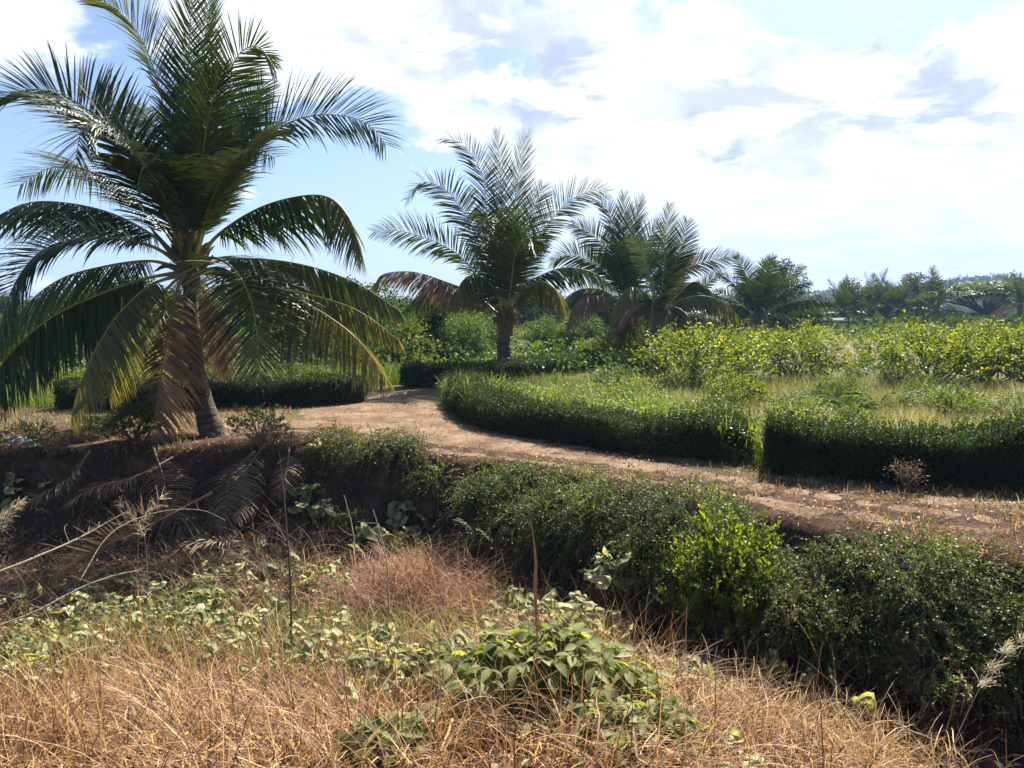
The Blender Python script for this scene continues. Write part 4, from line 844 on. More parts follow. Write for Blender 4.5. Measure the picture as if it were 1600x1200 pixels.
# the shed
def box(S, c, s, mat=0, rz=0):
    v = np.array([[x, y, z] for x in (-.5, .5) for y in (-.5, .5) for z in (-.5, .5)]) * s
    q = np.array([[0, 1, 3, 2], [4, 6, 7, 5], [0, 4, 5, 1], [2, 3, 7, 6], [0, 2, 6, 4], [1, 5, 7, 3]]); cr, sr = np.cos(rz), np.sin(rz)
    v = v @ np.array([[cr, sr, 0], [-sr, cr, 0], [0, 0, 1]]); S.add(v + np.array(c), q, .5, mat)
sb = at(1288, 519, 66.); sb[2] = float(terrain(sb[0], sb[1]))
sh = thing('farm_shed', 'small teal farm shed with a flat tin roof left of the far palm row', 'shed', sb, None, 0, .75)
M_teal = rough_mat('teal_paint', [(.03, .10, .10), (.06, .16, .15)], 3, 4, .7, .1); M_tin = rough_mat('tin_roof', [(.03, .05, .05), (.07, .10, .10)], 2, 4, .85, .1); M_dark = rough_mat('dark_opening', [(.01, .01, .01), (.02, .02, .02)], 2, 2, .9, 0)
S = Soup(); box(S, (-1.15, 0, .8), (.12, 2.2, 1.6)); box(S, (0, 1.1, .8), (2.2, .1, 1.6)); box(S, (-.85, -1.1, .8), (.7, .1, 1.6)); box(S, (.75, -1.1, .35), (.9, .1, .7)); box(S, (1.15, 0, .8), (.12, 2.2, 1.6)); link('wall', S.mesh('wall', M_teal), sh)
S = Soup(); v = np.array([[-1.6, -1.6, 1.62], [3.0, -1.6, 1.72], [3.0, 1.5, 2.0], [-1.6, 1.5, 1.9]]); S.add(np.concatenate([v, v + [0, 0, .07]]), [[0, 1, 2, 3], [4, 7, 6, 5], [0, 4, 5, 1], [1, 5, 6, 2], [2, 6, 7, 3], [3, 7, 4, 0]]); link('roof', S.mesh('roof', M_tin), sh)
for x in (2.0, 2.85):
    S = Soup(); tube(S, [[x, -1.4, 0], [x, -1.4, 1.7]], .05, 6); link('post', S.mesh('post', M_stick), sh)

# bananas
def banana(label, x, y, sc, seed, n=8, stem_h=1.3, L=1.7, uprt=1.2):
    rng = np.random.default_rng(seed); r = thing('banana_plant', label, 'banana plant', (x, y, float(terrain(x, y))), None, 0, sc)
    S = Soup(); tube(S, curve([[0, 0, -.05], [.03, 0, stem_h * .5], [0, .02, stem_h]], 8), np.linspace(.11, .06, 8), 9); link('stem', S.mesh('stem', M_boot, True), r)
    for k in range(n):
        a = k * 2.4 + rng.normal(0, .3); e = rng.uniform(.5, uprt) if k else 1.5; p = np.array([0, 0, stem_h]); P = [p]
        for q in range(8):
            ee = e - (.9 if k else .1) * (q / 7) ** 1.5; p = p + np.array([np.cos(a) * np.cos(ee), np.sin(a) * np.cos(ee), np.sin(ee)]) * L / 8; P.append(p)
        C = curve(P, 26); T = nrm(np.gradient(C, axis=0)); Sd = nrm(np.cross(T, [np.cos(a + 1.57) * .01, 0, 1])); Nn = np.cross(Sd, T); S = Soup()
        t = np.linspace(0, 1, 26); w = .24 * np.interp(t, [0, .14, .25, .6, .9, 1], [.06, .1, .8, 1, .6, .05]) * (1 if k else .35)
        for s_ in (-1, 1):   # strips torn apart
            for q in range(3, 25):
                if rng.uniform() < .06: continue
                dn = rng.uniform(.1, .5); A = C[q - 1]; B = C[q]; oa = Sd[q - 1] * s_ * w[q - 1] - np.array([0, 0, dn * w[q]]); ob = Sd[q] * s_ * w[q] - np.array([0, 0, dn * w[q]])
                S.add([A, B, B + ob, A + oa], [[0, 1, 2, 3]], rng.uniform(.2, .9))
        tube(S, C, np.linspace(.03, .006, 26), 5, .9); link('leaf', S.mesh('leaf', M_banana), r)
g_ = ground_at(838, 574); banana('banana plant with broad dark leaves right of the second palm trunk', g_[0], g_[1] + 3, .8, 5, 10, .55, 1.6, .9)
banana('tall banana plant with one upright pale young leaf behind the big palm', (450 - 800) / 1200 * 22, 22, 1.0, 6, 8, 2.0, 1.7)
banana('banana plant between the big palm trunk and the tall banana', (395 - 800) / 1200 * 23.5, 23.5, .85, 7, 8, 1.4, 1.6)
banana('banana plant at the left behind the dark hedge', (350 - 800) / 1200 * 21.5, 21.5, .75, 8, 7, 1.2, 1.5)
banana('short banana plant near the left end of the far thin hedge', (585 - 800) / 1200 * 25, 25., .75, 9, 7, 1.0, 1.5)

# ------------------------------------------------------------------ grass and ground cover
def scatter(rng, n, x0, x1, y0, y1, dens):
    x = rng.uniform(x0, x1, n); y = rng.uniform(y0, y1, n); k = rng.uniform(0, 1, n) < dens(x, y); x, y = x[k], y[k]
    return np.stack([x, y, terrain(x, y) - .01], -1)
def stuff(name, S, mat, label, cat='grass'): return link(name, S.mesh(name, mat), kind='stuff', label=label, category=cat)
def in_view(x, y, m=.3): return (np.abs(x) < y * .69 + m)
rng = np.random.default_rng(70)
H2 = curve(np.array([(-1.7, 18.4, 0), (-.8, 15.6, 0), (-.1, 14.3, 0), (1.0, 13.2, 0), (2.1, 12.35, 0), (3.3, 11.45, 0), (4.4, 10.7, 0), (5.6, 10.4, 0), (7, 10.0, 0), (9, 9.5, 0), (12, 8.7, 0)]), 60)
def behind_h2(x, y): return (y > np.interp(x, H2[:, 0], H2[:, 1]) + .1) & (x > -1.6)
def f_dens(x, y): return behind_h2(x, y) & in_view(x, y, 1)
S = Soup(); P = scatter(rng, 150000, -1.6, 14, 10, 24, lambda x, y: f_dens(x, y) * (.3 + .9 * fbm(x * .8, y * .8, 5)))
tone = fbm(P[:, 0] * .5, P[:, 1] * .35, 8); blades(S, P, rng.uniform(.10, .34, len(P)) * (.6 + 1.3 * fbm(P[:, 0] * .9, P[:, 1] * .9, 72)), rng, .35, .0055, 4, 1.0, np.clip((tone - .25) * 1.3 + rng.uniform(-.2, .35, len(P)) + .03 * (P[:, 0]), 0, 1))
stuff('field_grass', S, M_field, 'pale dry and green grass of the open field behind the hedges')
S = Soup(); P = scatter(rng, 80000, -1.8, 9, 10.5, 24, lambda x, y: (y > np.interp(x, H2[:, 0], H2[:, 1]) - np.where((x > 3.0) & (x < 3.9), .65, .45)) * (x > -1.6) * in_view(x, y, 1) * np.clip(1.25 - (y - np.interp(x, H2[:, 0], H2[:, 1])) / np.where(x < 3.2, 5.0, .9), 0, 1) * (x < 9) * np.where(x < 4, .75, .22) * (.25 + 1.3 * sstep(.35, .6, fbm(x * 1.2, y * .8, 91))))
blades(S, P, rng.uniform(.45, .92, len(P)) * np.where(P[:, 0] > 4, .85, 1) * (.7 + .6 * fbm(P[:, 0] * 1.1, P[:, 1] * 1.1, 71)), rng, .3, .0075, 5, 1.2)
Pl = P[rng.choice(len(P), 9000)]; Ql = Pl + np.stack([rng.normal(0, .08, 9000), rng.normal(0, .08, 9000), rng.uniform(.1, .55, 9000)], -1); leaves(S, Ql, rng.normal(0, 1, Ql.shape), rng.normal(0, .5, Ql.shape) + [0, 0, 1], .07, .045, rng.uniform(.2, 1, 9000))
stuff('lush_grass', S, M_fieldgreen, 'lush bright green grass and weeds right behind the middle hedge')
S = Soup(); P = scatter(rng, 90000, -26, 40, 19, 75, lambda x, y: in_view(x, y, 2) * ((x < -1.2) | (y > 23)) * np.clip(1.4 - y / 60, .2, 1) * ((y > 24.5) | (x > -1) | (x < -4))); P[:, 2] += rng.uniform(0, 1, len(P)) ** 1.6 * .75
sz = .07 + .0035 * P[:, 1]; leaves(S, P, rng.normal(0, 1, P.shape) + [0, 0, .5], rng.normal(0, .6, P.shape) + [0, 0, .8], sz, sz * .6, np.clip(fbm(P[:, 0] * .7, P[:, 1] * .7, 3) * .8 + rng.uniform(-.1, .4, len(P)), 0, 1))
stuff('weeds', S, M_green, 'green ground cover of weeds under the bushes and trees', 'weeds')
S = Soup(); P = scatter(rng, 36000, -12.5, -2.0, 17.2, 26, lambda x, y: in_view(x, y, 2) * .8 * (path_in(x, y) < -.2)); blades(S, P, rng.uniform(.2, .7, len(P)), rng, .3, .009, 4, 1.0)
stuff('tall_weeds', S, M_fieldgreen, 'tall green weeds and grass behind the left hedge', 'weeds')
S = Soup(); rng = np.random.default_rng(78); P = scatter(rng, 60000, 20, 110, 60, 150, lambda x, y: in_view(x, y, 4)); P[:, 2] += rng.uniform(0, 1, len(P)) ** 1.5 * 1.5
leaves(S, P, rng.normal(0, 1, P.shape) + [0, 0, .5], rng.normal(0, .6, P.shape) + [0, 0, .8], .5, .35, np.clip(fbm(P[:, 0] * .2, P[:, 1] * .2, 3) * .8 + rng.uniform(-.1, .4, len(P)), 0, 1)); stuff('distant_scrub', S, M_tree, 'dark green scrub covering the far flat before the hills', 'scrub')
rng = np.random.default_rng(77)
for k in range(46):
    x = rng.uniform(-.8, 13); y = rng.uniform(np.interp(x, H2[:, 0], H2[:, 1]) + .7, 22.5)
    if not in_view(x, y, .5): continue
    s_ = rng.uniform(.35, .8); put(WEED if rng.uniform() < .55 else BUSHG, 'low_weed', 'low green weed growing in the rough grass of the field', 'weed', x, y, (s_ * .8, s_ * .8, s_ * rng.uniform(.4, .75)), 700 + k, 'low weeds scattered in the rough field grass')
for k in range(16):
    s_ = rng.uniform(.5, .9); x = rng.uniform(-12, -4.5); y = rng.uniform(18.8, 22); put(WEED, 'low_weed', 'leafy weed growing behind the dark hedge on the left', 'weed', x, y, s_, 760 + k, 'leafy weeds behind the left hedge')
# short dry turf along the path and on the left flat
def turf_d(x, y): return in_view(x, y, .8) * (y > edge_y(x) - .05) * (y < np.interp(x, [-12, -4, -1.4, -.6, 1, 2.3, 3.4, 4.3, 6, 9], [17, 17.6, 17.5, 14.2, 12.6, 11.7, 11.1, 10.2, 9.7, 9.1])) * np.where(path_in(x, y) > .55, .14 + .4 * sstep(1.8, 3.2, x), 1.) * (.15 + 1.1 * sstep(.35, .6, fbm(x * 1.3, y * 1.3, 17)))
S = Soup(); P = scatter(rng, 150000, -12, 8, 5.5, 18, turf_d); blades(S, P, rng.uniform(.03, .17, len(P)), rng, .8, .0048, 4, 1.2, np.clip(rng.normal(.45, .28, len(P)), 0, 1)); stuff('dry_turf', S, M_straw, 'short dry straw coloured turf on the flat ground by the path')
S = Soup(); P = scatter(rng, 42000, -12, 8, 5.5, 18, lambda x, y: turf_d(x, y) * sstep(.45, .62, fbm(x * .9 + 7, y * .9, 27))); blades(S, P, rng.uniform(.04, .16, len(P)), rng, .5, .0045, 4, 1.); stuff('green_turf', S, M_field, 'thin green grass tufts along the path edges')
S = Soup(); P = scatter(rng, 60000, -11, 8, 5.5, 18, lambda x, y: in_view(x, y, .5) * (y > edge_y(x)) * (.08 + sstep(.4, .62, fbm(x * 2, y * 2, 6))) * np.where(path_in(x, y) > .6, .3, 1)); P[:, 2] += .03; sz = rng.uniform(.015, .06, len(P)); leaves(S, P, rng.normal(0, 1, P.shape) * [1, 1, .25], rng.normal(0, .35, P.shape) + [0, 0, 1], sz, sz * rng.uniform(.2, .8, len(P)), rng.uniform(0, 1, len(P)), .3); stuff('leaf_litter', S, M_litter, 'dry leaf litter strewn over the path and bank', 'litter')
# stones
S = Soup(); P = scatter(rng, 900, -9, 7, 6, 17, lambda x, y: in_view(x, y, .2) * (path_in(x, y) > -.5))
for q in P[:420]:
    r_ = rng.uniform(.008, .03); u_, v_ = np.meshgrid(np.linspace(0, 2 * np.pi, 8)[:-1], np.linspace(.2, np.pi - .2, 5), indexing='ij'); dx = np.stack([np.cos(u_) * np.sin(v_), np.sin(u_) * np.sin(v_), np.cos(v_) * .6], -1) * rng.uniform(.75, 1.2, u_.shape)[..., None]
    a_, b2 = np.meshgrid(np.arange(7), np.arange(4), indexing='ij'); S.add((q + [0, 0, .012] + dx * r_).reshape(-1, 3), np.stack([a_ * 5 + b2, a_ * 5 + b2 + 1, ((a_ + 1) % 7) * 5 + b2 + 1, ((a_ + 1) % 7) * 5 + b2], -1).reshape(-1, 4))
stuff('pebbles', S, rough_mat('pebble', [(.2, .12, .08), (.45, .33, .25)], 5, 3, .9, 0), 'small pebbles and clods on the path', 'pebbles')

# ------------------------------------------------------------------ the ditch and the near slope
rng = np.random.default_rng(90)
def fx(x, y): return (x / np.maximum(y, .1)) * 1200 + 800     # photo column of a place, only used to thin things outside the view
def nearmask(x, y): return in_view(x, y, .5) * (y < edge_y(x) - 1.0)
def straw_d(x, y):
    s = edge_y(x) - y
    d = nearmask(x, y) * sstep(1.0, 2.2, s) * (.10 + 1.15 * sstep(.38, .56, fbm(x * 1.3, y * 1.3, 41)))
    d = d * (1 - .72 * np.exp(-((x + 2.4) / 2.4) ** 4 - ((y - 7.1) / 1.3) ** 4))
    return d * np.where((y > 7.6) & (x < -1.7), .3, 1) * np.clip(1 - (y - np.interp(x, [1.0, 1.2, 1.5, 1.9, 2.2, 2.4], [12, 8.2, 6.6, 5.7, 4.7, 3.0])) / .5, .03, 1) * (x < 3.4)
# matted straw
S = Soup(); P = scatter(rng, 64000, -7, 4.5, 3.2, 11, straw_d); P[:, 2] += rng.uniform(0, .12, len(P)) * np.where(P[:, 1] < 7, 1, .5)
blades(S, P, rng.uniform(.18, .6, len(P)) * (.55 + .9 * sstep(.3, .7, fbm(P[:, 0] * 1.7, P[:, 1] * 1.7, 55))), rng, .75, .0044, 6, 1.9, np.clip(rng.normal(.42, .3, len(P)) + .5 * (fbm(P[:, 0] * 1.2, P[:, 1] * 1.2, 57) - .47), 0, 1), az=14 * fbm(P[:, 0] * .55, P[:, 1] * .55, 58) + rng.normal(0, .75, len(P)), flat=.35)
stuff('dry_grass', S, M_straw, 'matted dry straw coloured grass on the near slope')
S = Soup(); P = scatter(rng, 60000, -5, 4.0, 4.2, 11, lambda x, y: straw_d(x, y) * sstep(.4, .6, fbm(x * .7 + 3, y * .7, 47)) * np.where(x > -2.5, 1, .25)); blades(S, P, rng.uniform(.15, .5, len(P)), rng, .9, .0036, 6, 1.8, flat=.35)
stuff('reddish_dry_grass', S, M_strawred, 'reddish brown tangled dry grass at the foot of the slope')
# mound of dry grass in the middle
S = Soup(); c0 = ground_at(640, 930, -1.15); P = c0 + rng.normal(0, 1, (3000, 3)) * [.5, .4, .0]; P[:, 2] = terrain(P[:, 0], P[:, 1]) + rng.uniform(0, .22, len(P)) * np.exp(-((P[:, 0] - c0[0]) ** 2 + (P[:, 1] - c0[1]) ** 2) / .3)
blades(S, P, rng.uniform(.12, .85, len(P)), rng, .75, .0048, 7, 2.0); link('dry_grass_clump', S.mesh('dry_grass_clump', M_strawred), label='high tangled clump of red brown dry grass in the ditch', category='grass clump')
S = Soup(); c0 = ground_at(1240, 1130, -.75); P = c0 + rng.normal(0, 1, (3400, 3)) * [.5, .35, 0]; P[:, 2] = terrain(P[:, 0], P[:, 1]) + rng.uniform(0, .2, len(P))
blades(S, P, rng.uniform(.25, .6, len(P)), rng, .75, .0044, 6, 1.9); link('dry_grass_clump', S.mesh('dry_grass_clump', M_straw), label='fallen heap of dry straw at the lower right before the dark ditch', category='grass clump')
# pieces of broken stalk and flat pale blades
S = Soup(); P = scatter(rng, 9000, -6, 3.4, 3.3, 9, lambda x, y: straw_d(x, y)); P[:, 2] += rng.uniform(.02, .22, len(P)); a_ = rng.uniform(0, 6.28, len(P)); d = nrm(np.stack([np.cos(a_), np.sin(a_), rng.normal(0, .35, len(P))], -1)); L = rng.uniform(.04, .3, len(P))
ribbons(S, np.stack([P, P + d * (L * .5)[:, None] + rng.normal(0, .006, P.shape), P + d * L[:, None]], 1), nrm(rng.normal(0, .5, P.shape) + np.cross(d, [0, 0, 1])), np.repeat((.002 + .006 * rng.uniform(0, 1, len(P)) ** 3)[:, None], 3, 1), rng.uniform(0, 1, len(P)) ** .7); stuff('broken_stalks', S, M_straw, 'broken dry stalks and flat pale blades lying on the straw', 'stalks')
# upright stalks
S = Soup(); P = scatter(rng, 2600, -4, 3, 3.4, 7.5, lambda x, y: nearmask(x, y) * np.where(x > 1.2, .15, 1)); blades(S, P, rng.uniform(.4, 1.05, len(P)), rng, .4, .0032, 8, .9, flat=.02); stuff('dry_stalks', S, M_straw, 'upright thin dry grass stalks on the near slope')
S = Soup(); P = scatter(rng, 1900, -3.6, 2, 3.3, 6.4, nearmask); blades(S, P, rng.uniform(.3, .8, len(P)), rng, .45, .005, 8, 1.5); stuff('broad_dry_blades', S, M_strawred, 'broad curling red brown dry blades low in front')
# green grass left of the middle
def gd(x, y): return nearmask(x, y) * np.exp(-(((x + 2.6) / 1.9) ** 2 + ((y - 7.0) / 1.1) ** 2)) * sstep(.38, .6, fbm(x * 1.8, y * 1.8, 73)) * 1.5
S = Soup(); P = scatter(rng, 30000, -6, 1, 4.5, 10, gd); blades(S, P, rng.uniform(.15, .55, len(P)), rng, .5, .0045, 6, 1.3, np.clip(rng.uniform(0, 1.1, len(P)), 0, 1)); stuff('green_grass', S, M_fieldgreen, 'green grass tufts among the straw left of the middle')
# shadowed ditch weeds and rootlets under the bank
S = Soup(); P = scatter(rng, 34000, -9, 6, 3.6, 12.5, lambda x, y: in_view(x, y, .5) * (edge_y(x) - y > .02) * (edge_y(x) - y < 2.6) * .75 * (.3 + fbm(x * 2, y * 2, 9))); blades(S, P, rng.uniform(.08, .4, len(P)), rng, .9, .0028, 5, 1.8, np.clip(rng.normal(.3, .3, len(P)), 0, 1)); stuff('bank_grass', S, M_strawred, 'thin dry grass and rootlets hanging on the ditch bank')
S = Soup(); P = scatter(rng, 26000, -9, 6, 3.6, 12.4, lambda x, y: nearmask(x, y) * .7 + (edge_y(x) - y > 0) * .3); P[:, 2] += .02; sz = rng.uniform(.02, .09, len(P)); leaves(S, P, rng.normal(0, 1, P.shape) * [1, 1, .3], rng.normal(0, .4, P.shape) + [0, 0, 1], sz, sz * rng.uniform(.15, .7, len(P)), rng.uniform(0, .9, len(P)), .3); stuff('dead_leaves', S, M_litter, 'dead leaves and broken stalks lying in the ditch', 'leaves')

# brush: dead twigs and stalks thrown down at the left, roots out of the bank
S = Soup(); P = scatter(rng, 5000, -8.5, -2.6, 8.2, 12.0, lambda x, y: in_view(x, y, .5) * (edge_y(x) - y > .3) * (.15 + sstep(.4, .6, fbm(x * 1.1, y * 1.1, 66)))); P[:, 2] += rng.uniform(0, .25, len(P)); blades(S, P, rng.uniform(.25, .95, len(P)), rng, .9, .0042, 8, 1.4, np.clip(rng.normal(.45, .3, len(P)), 0, 1), flat=.3); stuff('dead_brush', S, M_palm_dead, 'tangled dead brush and dry stalks in the ditch under the big palm', 'brush')
S = Soup(); P = scatter(rng, 9000, -9, 4.5, 5.5, 12.6, lambda x, y: in_view(x, y, .5) * (edge_y(x) - y > -.05) * (edge_y(x) - y < .75) * sstep(.38, .6, fbm(x * 1.6, y * 2, 68))); n_ = 6; q = [P]; d = rng.normal(0, .6, P.shape) + [0, -1.0, -.1]; L = rng.uniform(.1, .5, len(P))
for _ in range(n_ - 1): q.append(q[-1] + nrm(d) * (L / n_)[:, None]); d = nrm(d) + [0, 0, -.5] + rng.normal(0, .25, d.shape)
ribbons(S, np.stack(q, 1), nrm(rng.normal(0, 1, P.shape)), np.full((len(P), n_), .0028), rng.uniform(0, .8, len(P))); stuff('bank_roots', S, M_palm_dead, 'dry roots and stems hanging over the dark edge of the bank', 'roots')
S = Soup(); P = scatter(rng, 700, -8, 5, 5.5, 12.4, lambda x, y: in_view(x, y, .5) * (edge_y(x) - y > .1) * (edge_y(x) - y < 1.8))
for q in P:
    r_ = rng.uniform(.015, .07); u_, v_ = np.meshgrid(np.linspace(0, 2 * np.pi, 8)[:-1], np.linspace(.2, np.pi - .2, 5), indexing='ij'); dx = np.stack([np.cos(u_) * np.sin(v_), np.sin(u_) * np.sin(v_), np.cos(v_) * .7], -1) * rng.uniform(.65, 1.25, u_.shape)[..., None]
    a_, b2 = np.meshgrid(np.arange(7), np.arange(4), indexing='ij'); S.add((q + dx * r_).reshape(-1, 3), np.stack([a_ * 5 + b2, a_ * 5 + b2 + 1, ((a_ + 1) % 7) * 5 + b2 + 1, ((a_ + 1) % 7) * 5 + b2], -1).reshape(-1, 4))
stuff('clods', S, rough_mat('earth_clod', [(.05, .026, .016), (.15, .085, .055)], 12, 5, .95, .6, 30), 'clods and stones fallen from the bank into the ditch', 'clods')
# broad lobed creeper leaves
def lobed(S, P, N, size, val, rng):
    K = len(P); n = 15; a = np.linspace(-2.75, 2.75, n); lob = .72 + .28 * np.abs(np.cos(a * 1.45)); lob = lob * (1 + .06 * np.cos(a * 9)); lob[0] = lob[-1] = .55
    ax = nrm(np.cross(N, rng.normal(0, 1, (K, 3)))); bx = np.cross(N, ax)
    r = size[:, None] * lob[None] * .5 * rng.uniform(.88, 1.1, (K, n)); rad = (ax[:, None] * np.cos(a)[None, :, None] + bx[:, None] * np.sin(a)[None, :, None])
    wav = (.16 * np.cos(a * 2.9)[None] - .2 * rng.uniform(.2, 1.6, (K, 1))) * size[:, None] * .5
    mid = P[:, None] + rad * (r * .55)[..., None] + N[:, None] * (wav * .12 + .03 * size[:, None])[..., None]; outer = P[:, None] + rad * r[..., None] + N[:, None] * wav[..., None]
    V = np.concatenate([P[:, None], mid, outer], 1); b = np.arange(K)[:, None] * (2 * n + 1); j = np.arange(n - 1)[None]
    S.add(V.reshape(-1, 3), np.stack([b + 1 + j, b + 2 + j, b + n + 2 + j, b + n + 1 + j], -1).reshape(-1, 4), np.repeat(val, n - 1))
    base_ = S.n - K * (2 * n + 1); T = np.stack([b + 0 * j, b + 1 + j, b + 2 + j, b * 0 - 1 - base_ + 0 * j], -1).reshape(-1, 4) + base_
    S.f.append(T); S.a.append(np.repeat(val, n - 1)); S.m.append(np.zeros(len(T), int))
def creeper(label, px, py, zz, n, spread, size, seed, height=.3, mat=None):
    c = ground_at(px, py, zz); c[2] = terrain(c[0], c[1]); rng = np.random.default_rng(seed); r = thing('creeper_plant', label, 'creeper', c)
    o = rng.normal(0, 1, (n, 2)) * spread; h_ = rng.uniform(.45, 1.25, n) * height; Z = terrain(c[0] + o[:, 0], c[1] + o[:, 1]) - c[2]
    P = np.stack([o[:, 0], o[:, 1], Z + h_], -1); S = Soup(); N = nrm(rng.normal(0, .5, (n, 3)) + [0, -.25, .9]); lobed(S, P, N, size * 1.35 * rng.uniform(.5, 1.15, n), rng.uniform(0, 1, n), rng); link('leaves', S.mesh('leaves', mat or M_dust), r)
    St = Soup()
    for k in range(n):
        q = np.array([o[k, 0] * .8 + rng.normal(0, .03), o[k, 1] * .8, Z[k] - .02]); tube(St, curve([q, (q + P[k]) / 2 + rng.normal(0, .02, 3), P[k]], 5), .0035, 4)
    for k in range(4):
        a = rng.uniform(0, 6.28); L = np.linspace(0, spread * 1.8, 9); xy = np.stack([np.cos(a + L * .8) * L, np.sin(a + L * .8) * L], -1); tube(St, np.concatenate([xy, (terrain(c[0] + xy[:, 0], c[1] + xy[:, 1]) - c[2] + .06)[:, None]], 1), .005, 4)
    link('vine', St.mesh('vine', M_boot), r)
for k, a in enumerate([('pale lobed creeper against the dark bank left of the ditch middle', 492, 832, -1.15, 13, .26, .24, .42), ('pale creeper leaves over the creeping shrub on the bank edge', 622, 735, -.1, 8, .2, .3, .22),
    ('dusty creeper patch among the green grass at the left', 175, 960, -1.1, 26, .42, .17, .3), ('dusty creeper behind the green grass, near the bare ditch floor', 350, 890, -1.15, 30, .5, .15, .2), ('yellowing pale creeper left of the leafy shrub', 560, 1030, -.85, 34, .38, .17, .3),
    ('grey green creeper beside the thin upright stalk', 395, 975, -1.0, 26, .36, .16, .26), ('large pale creeper leaf pair on the red dry grass behind the leafy shrub', 805, 958, -1.1, 7, .17, .22, .28), ('creeper climbing the dry stalks right of the leafy shrub', 950, 945, -1.1, 12, .16, .2, .62), ('pale creeper at the top right corner of the leafy shrub', 900, 985, -1.0, 16, .26, .18, .35),
    ('dim creeper in the shade below the yellow green shrub', 1080, 1050, -.9, 18, .3, .17, .22), ('dim pale creeper leaves deep in the shaded ditch at the right', 1240, 1045, -1.0, 14, .26, .17, .28), ('small creeper at the far left edge on the ditch floor', 25, 815, -1.2, 14, .4, .2, .3), ('pale creeper by the lower edge right of the leafy shrub', 1040, 1180, -.4, 22, .25, .13, .22), ('dusty creeper low at the left edge', 60, 1020, -.9, 20, .35, .14, .25)]):
    creeper(a[0], a[1], a[2], a[3], int(a[4] * 1.5), a[5], a[6], 800 + k, a[7])
for k, a in enumerate([('sunny yellow creeper patch at the left between straw and bare ditch floor', 255, 1000, -1.0, 60, .4, .15, .3), ('pale creeper band below the upright thin stalk', 470, 1050, -.85, 60, .42, .15, .3), ('creeper mixed with green grass below the white bottle', 140, 930, -1.1, 40, .35, .15, .3),
    ('creeper strip over the straw at the left margin', 90, 1075, -.75, 30, .35, .13, .3), ('grey green creeper heads left of the tangled red clump', 500, 900, -1.15, 30, .35, .16, .25), ('creeper sprawling behind the large green shrub', 860, 1000, -1.0, 40, .4, .16, .32), ('pale creeper between the left arm of shrub and the straw', 620, 1085, -.75, 40, .28, .14, .34)]):
    creeper(*a[:7], 850 + k, a[7])
# the leafy shrub in front
def leafy_shrub(label, px, py, zz, R_, H_, nstem, seed, ls=.15):
    c = ground_at(px, py, zz); c[2] = terrain(c[0], c[1]); rng = np.random.default_rng(seed); r = thing('leafy_shrub', label, 'shrub', c); S = Soup(); St = Soup(); ls = ls * .92
    for k in range(int(nstem * 1.5)):
        a = rng.uniform(0, 6.28); rr = R_ * np.sqrt(rng.uniform(.02, 1)); e = np.array([np.cos(a) * rr * 1.25, np.sin(a) * rr * .8, H_ * (rng.uniform(.7, 1.1) - .45 * (rr / R_) ** 2)])
        C = curve([[e[0] * .25, e[1] * .25, -.03], e * [.6, .6, .75], e], 12); tube(St, C, np.linspace(.006, .002, 12), 4)
        for t in np.linspace(4, 11, 8).astype(int):
            T = nrm((C[min(t + 1, 11)] - C[t - 1])[None])[0]; b_ = rng.uniform(0, 6.28); out = np.array([np.cos(b_), np.sin(b_), rng.uniform(-.1, .3)]); st_ = nrm((out + T * .5)[None])[0]; L = rng.uniform(.05, .10); q = C[t] + st_ * L
            tube(St, [C[t], q], .0018, 3); ax = nrm(np.cross(st_, [0, 0, 1])[None])[0]
            D = np.stack([st_, nrm((st_ * .35 + ax)[None])[0], nrm((st_ * .35 - ax)[None])[0]]) + [0, 0, -.22]; D = D + rng.normal(0, .12, D.shape); N = rng.normal(0, .3, (3, 3)) + [0, 0, 1]
            bigleaves(S, np.repeat(q[None], 3, 0), D, N, ls * rng.uniform(.6, 1.15) * np.array([1.1, .9, .9]), ls * .5 * rng.uniform(.8, 1.15), np.clip(rng.uniform(0, 1) + rng.normal(0, .1, 3), 0, 1), rng.uniform(.15, .5))
    link('leaves', S.mesh('leaves', M_dustg, True), r); link('stems', St.mesh('stems', M_boot), r)
leafy_shrub('large leafy green shrub in the dry grass at the bottom middle', 850, 1130, -.62, .60, .58, 66, 61)
leafy_shrub('paler left arm of the leafy growth beside the large green shrub', 715, 1085, -.75, .34, .36, 34, 65, .13)
leafy_shrub('lower right arm of small green shrub by the straw heap at the bottom', 985, 1190, -.42, .30, .30, 26, 62, .11)
leafy_shrub('small dark leaved shrub at the bottom edge left of the large one', 600, 1195, -.35, .16, .25, 12, 63, .13)
leafy_shrub('bright green low shrub among the grass left of the middle', 305, 935, -1.1, .32, .28, 22, 64, .12)
# yellow green bush before the overgrown hedge
m1, m2 = bush_meshes(71, 1.5, .95, 7000, .06, M_lime); c = ground_at(1125, 960, -.95); c = np.array([c[0], c[1], terrain(c[0], c[1])]); o = thing('bright_bush', 'bright yellow green bush standing before the overgrown hedge', 'bush', c, None, 1.3, (1.0, .8, 1.2)); link('foliage', m1, o); link('stems', m2, o)
m1, m2 = bush_meshes(72, .8, .6, 3600, .045, M_hedge_loose); c = base + np.array([-1.25, -.35, 0]); o = thing('dark_shrub', 'small dark shrub on the bank under the hanging dead frond', 'shrub', (c[0], c[1], float(terrain(c[0], c[1]))), None, .3, (1.2, 1, 1)); link('foliage', m1, o); link('stems', m2, o)
m1, m2 = bush_meshes(73, .9, .5, 1200, .05, M_hedge_loose); c = base + np.array([.85, -.3, 0]); o = thing('dark_shrub', 'thin straggly shrub right of the big palm foot', 'shrub', (c[0], c[1], float(terrain(c[0], c[1]))), None, .3, 1.0); link('foliage', m1, o); link('stems', m2, o)
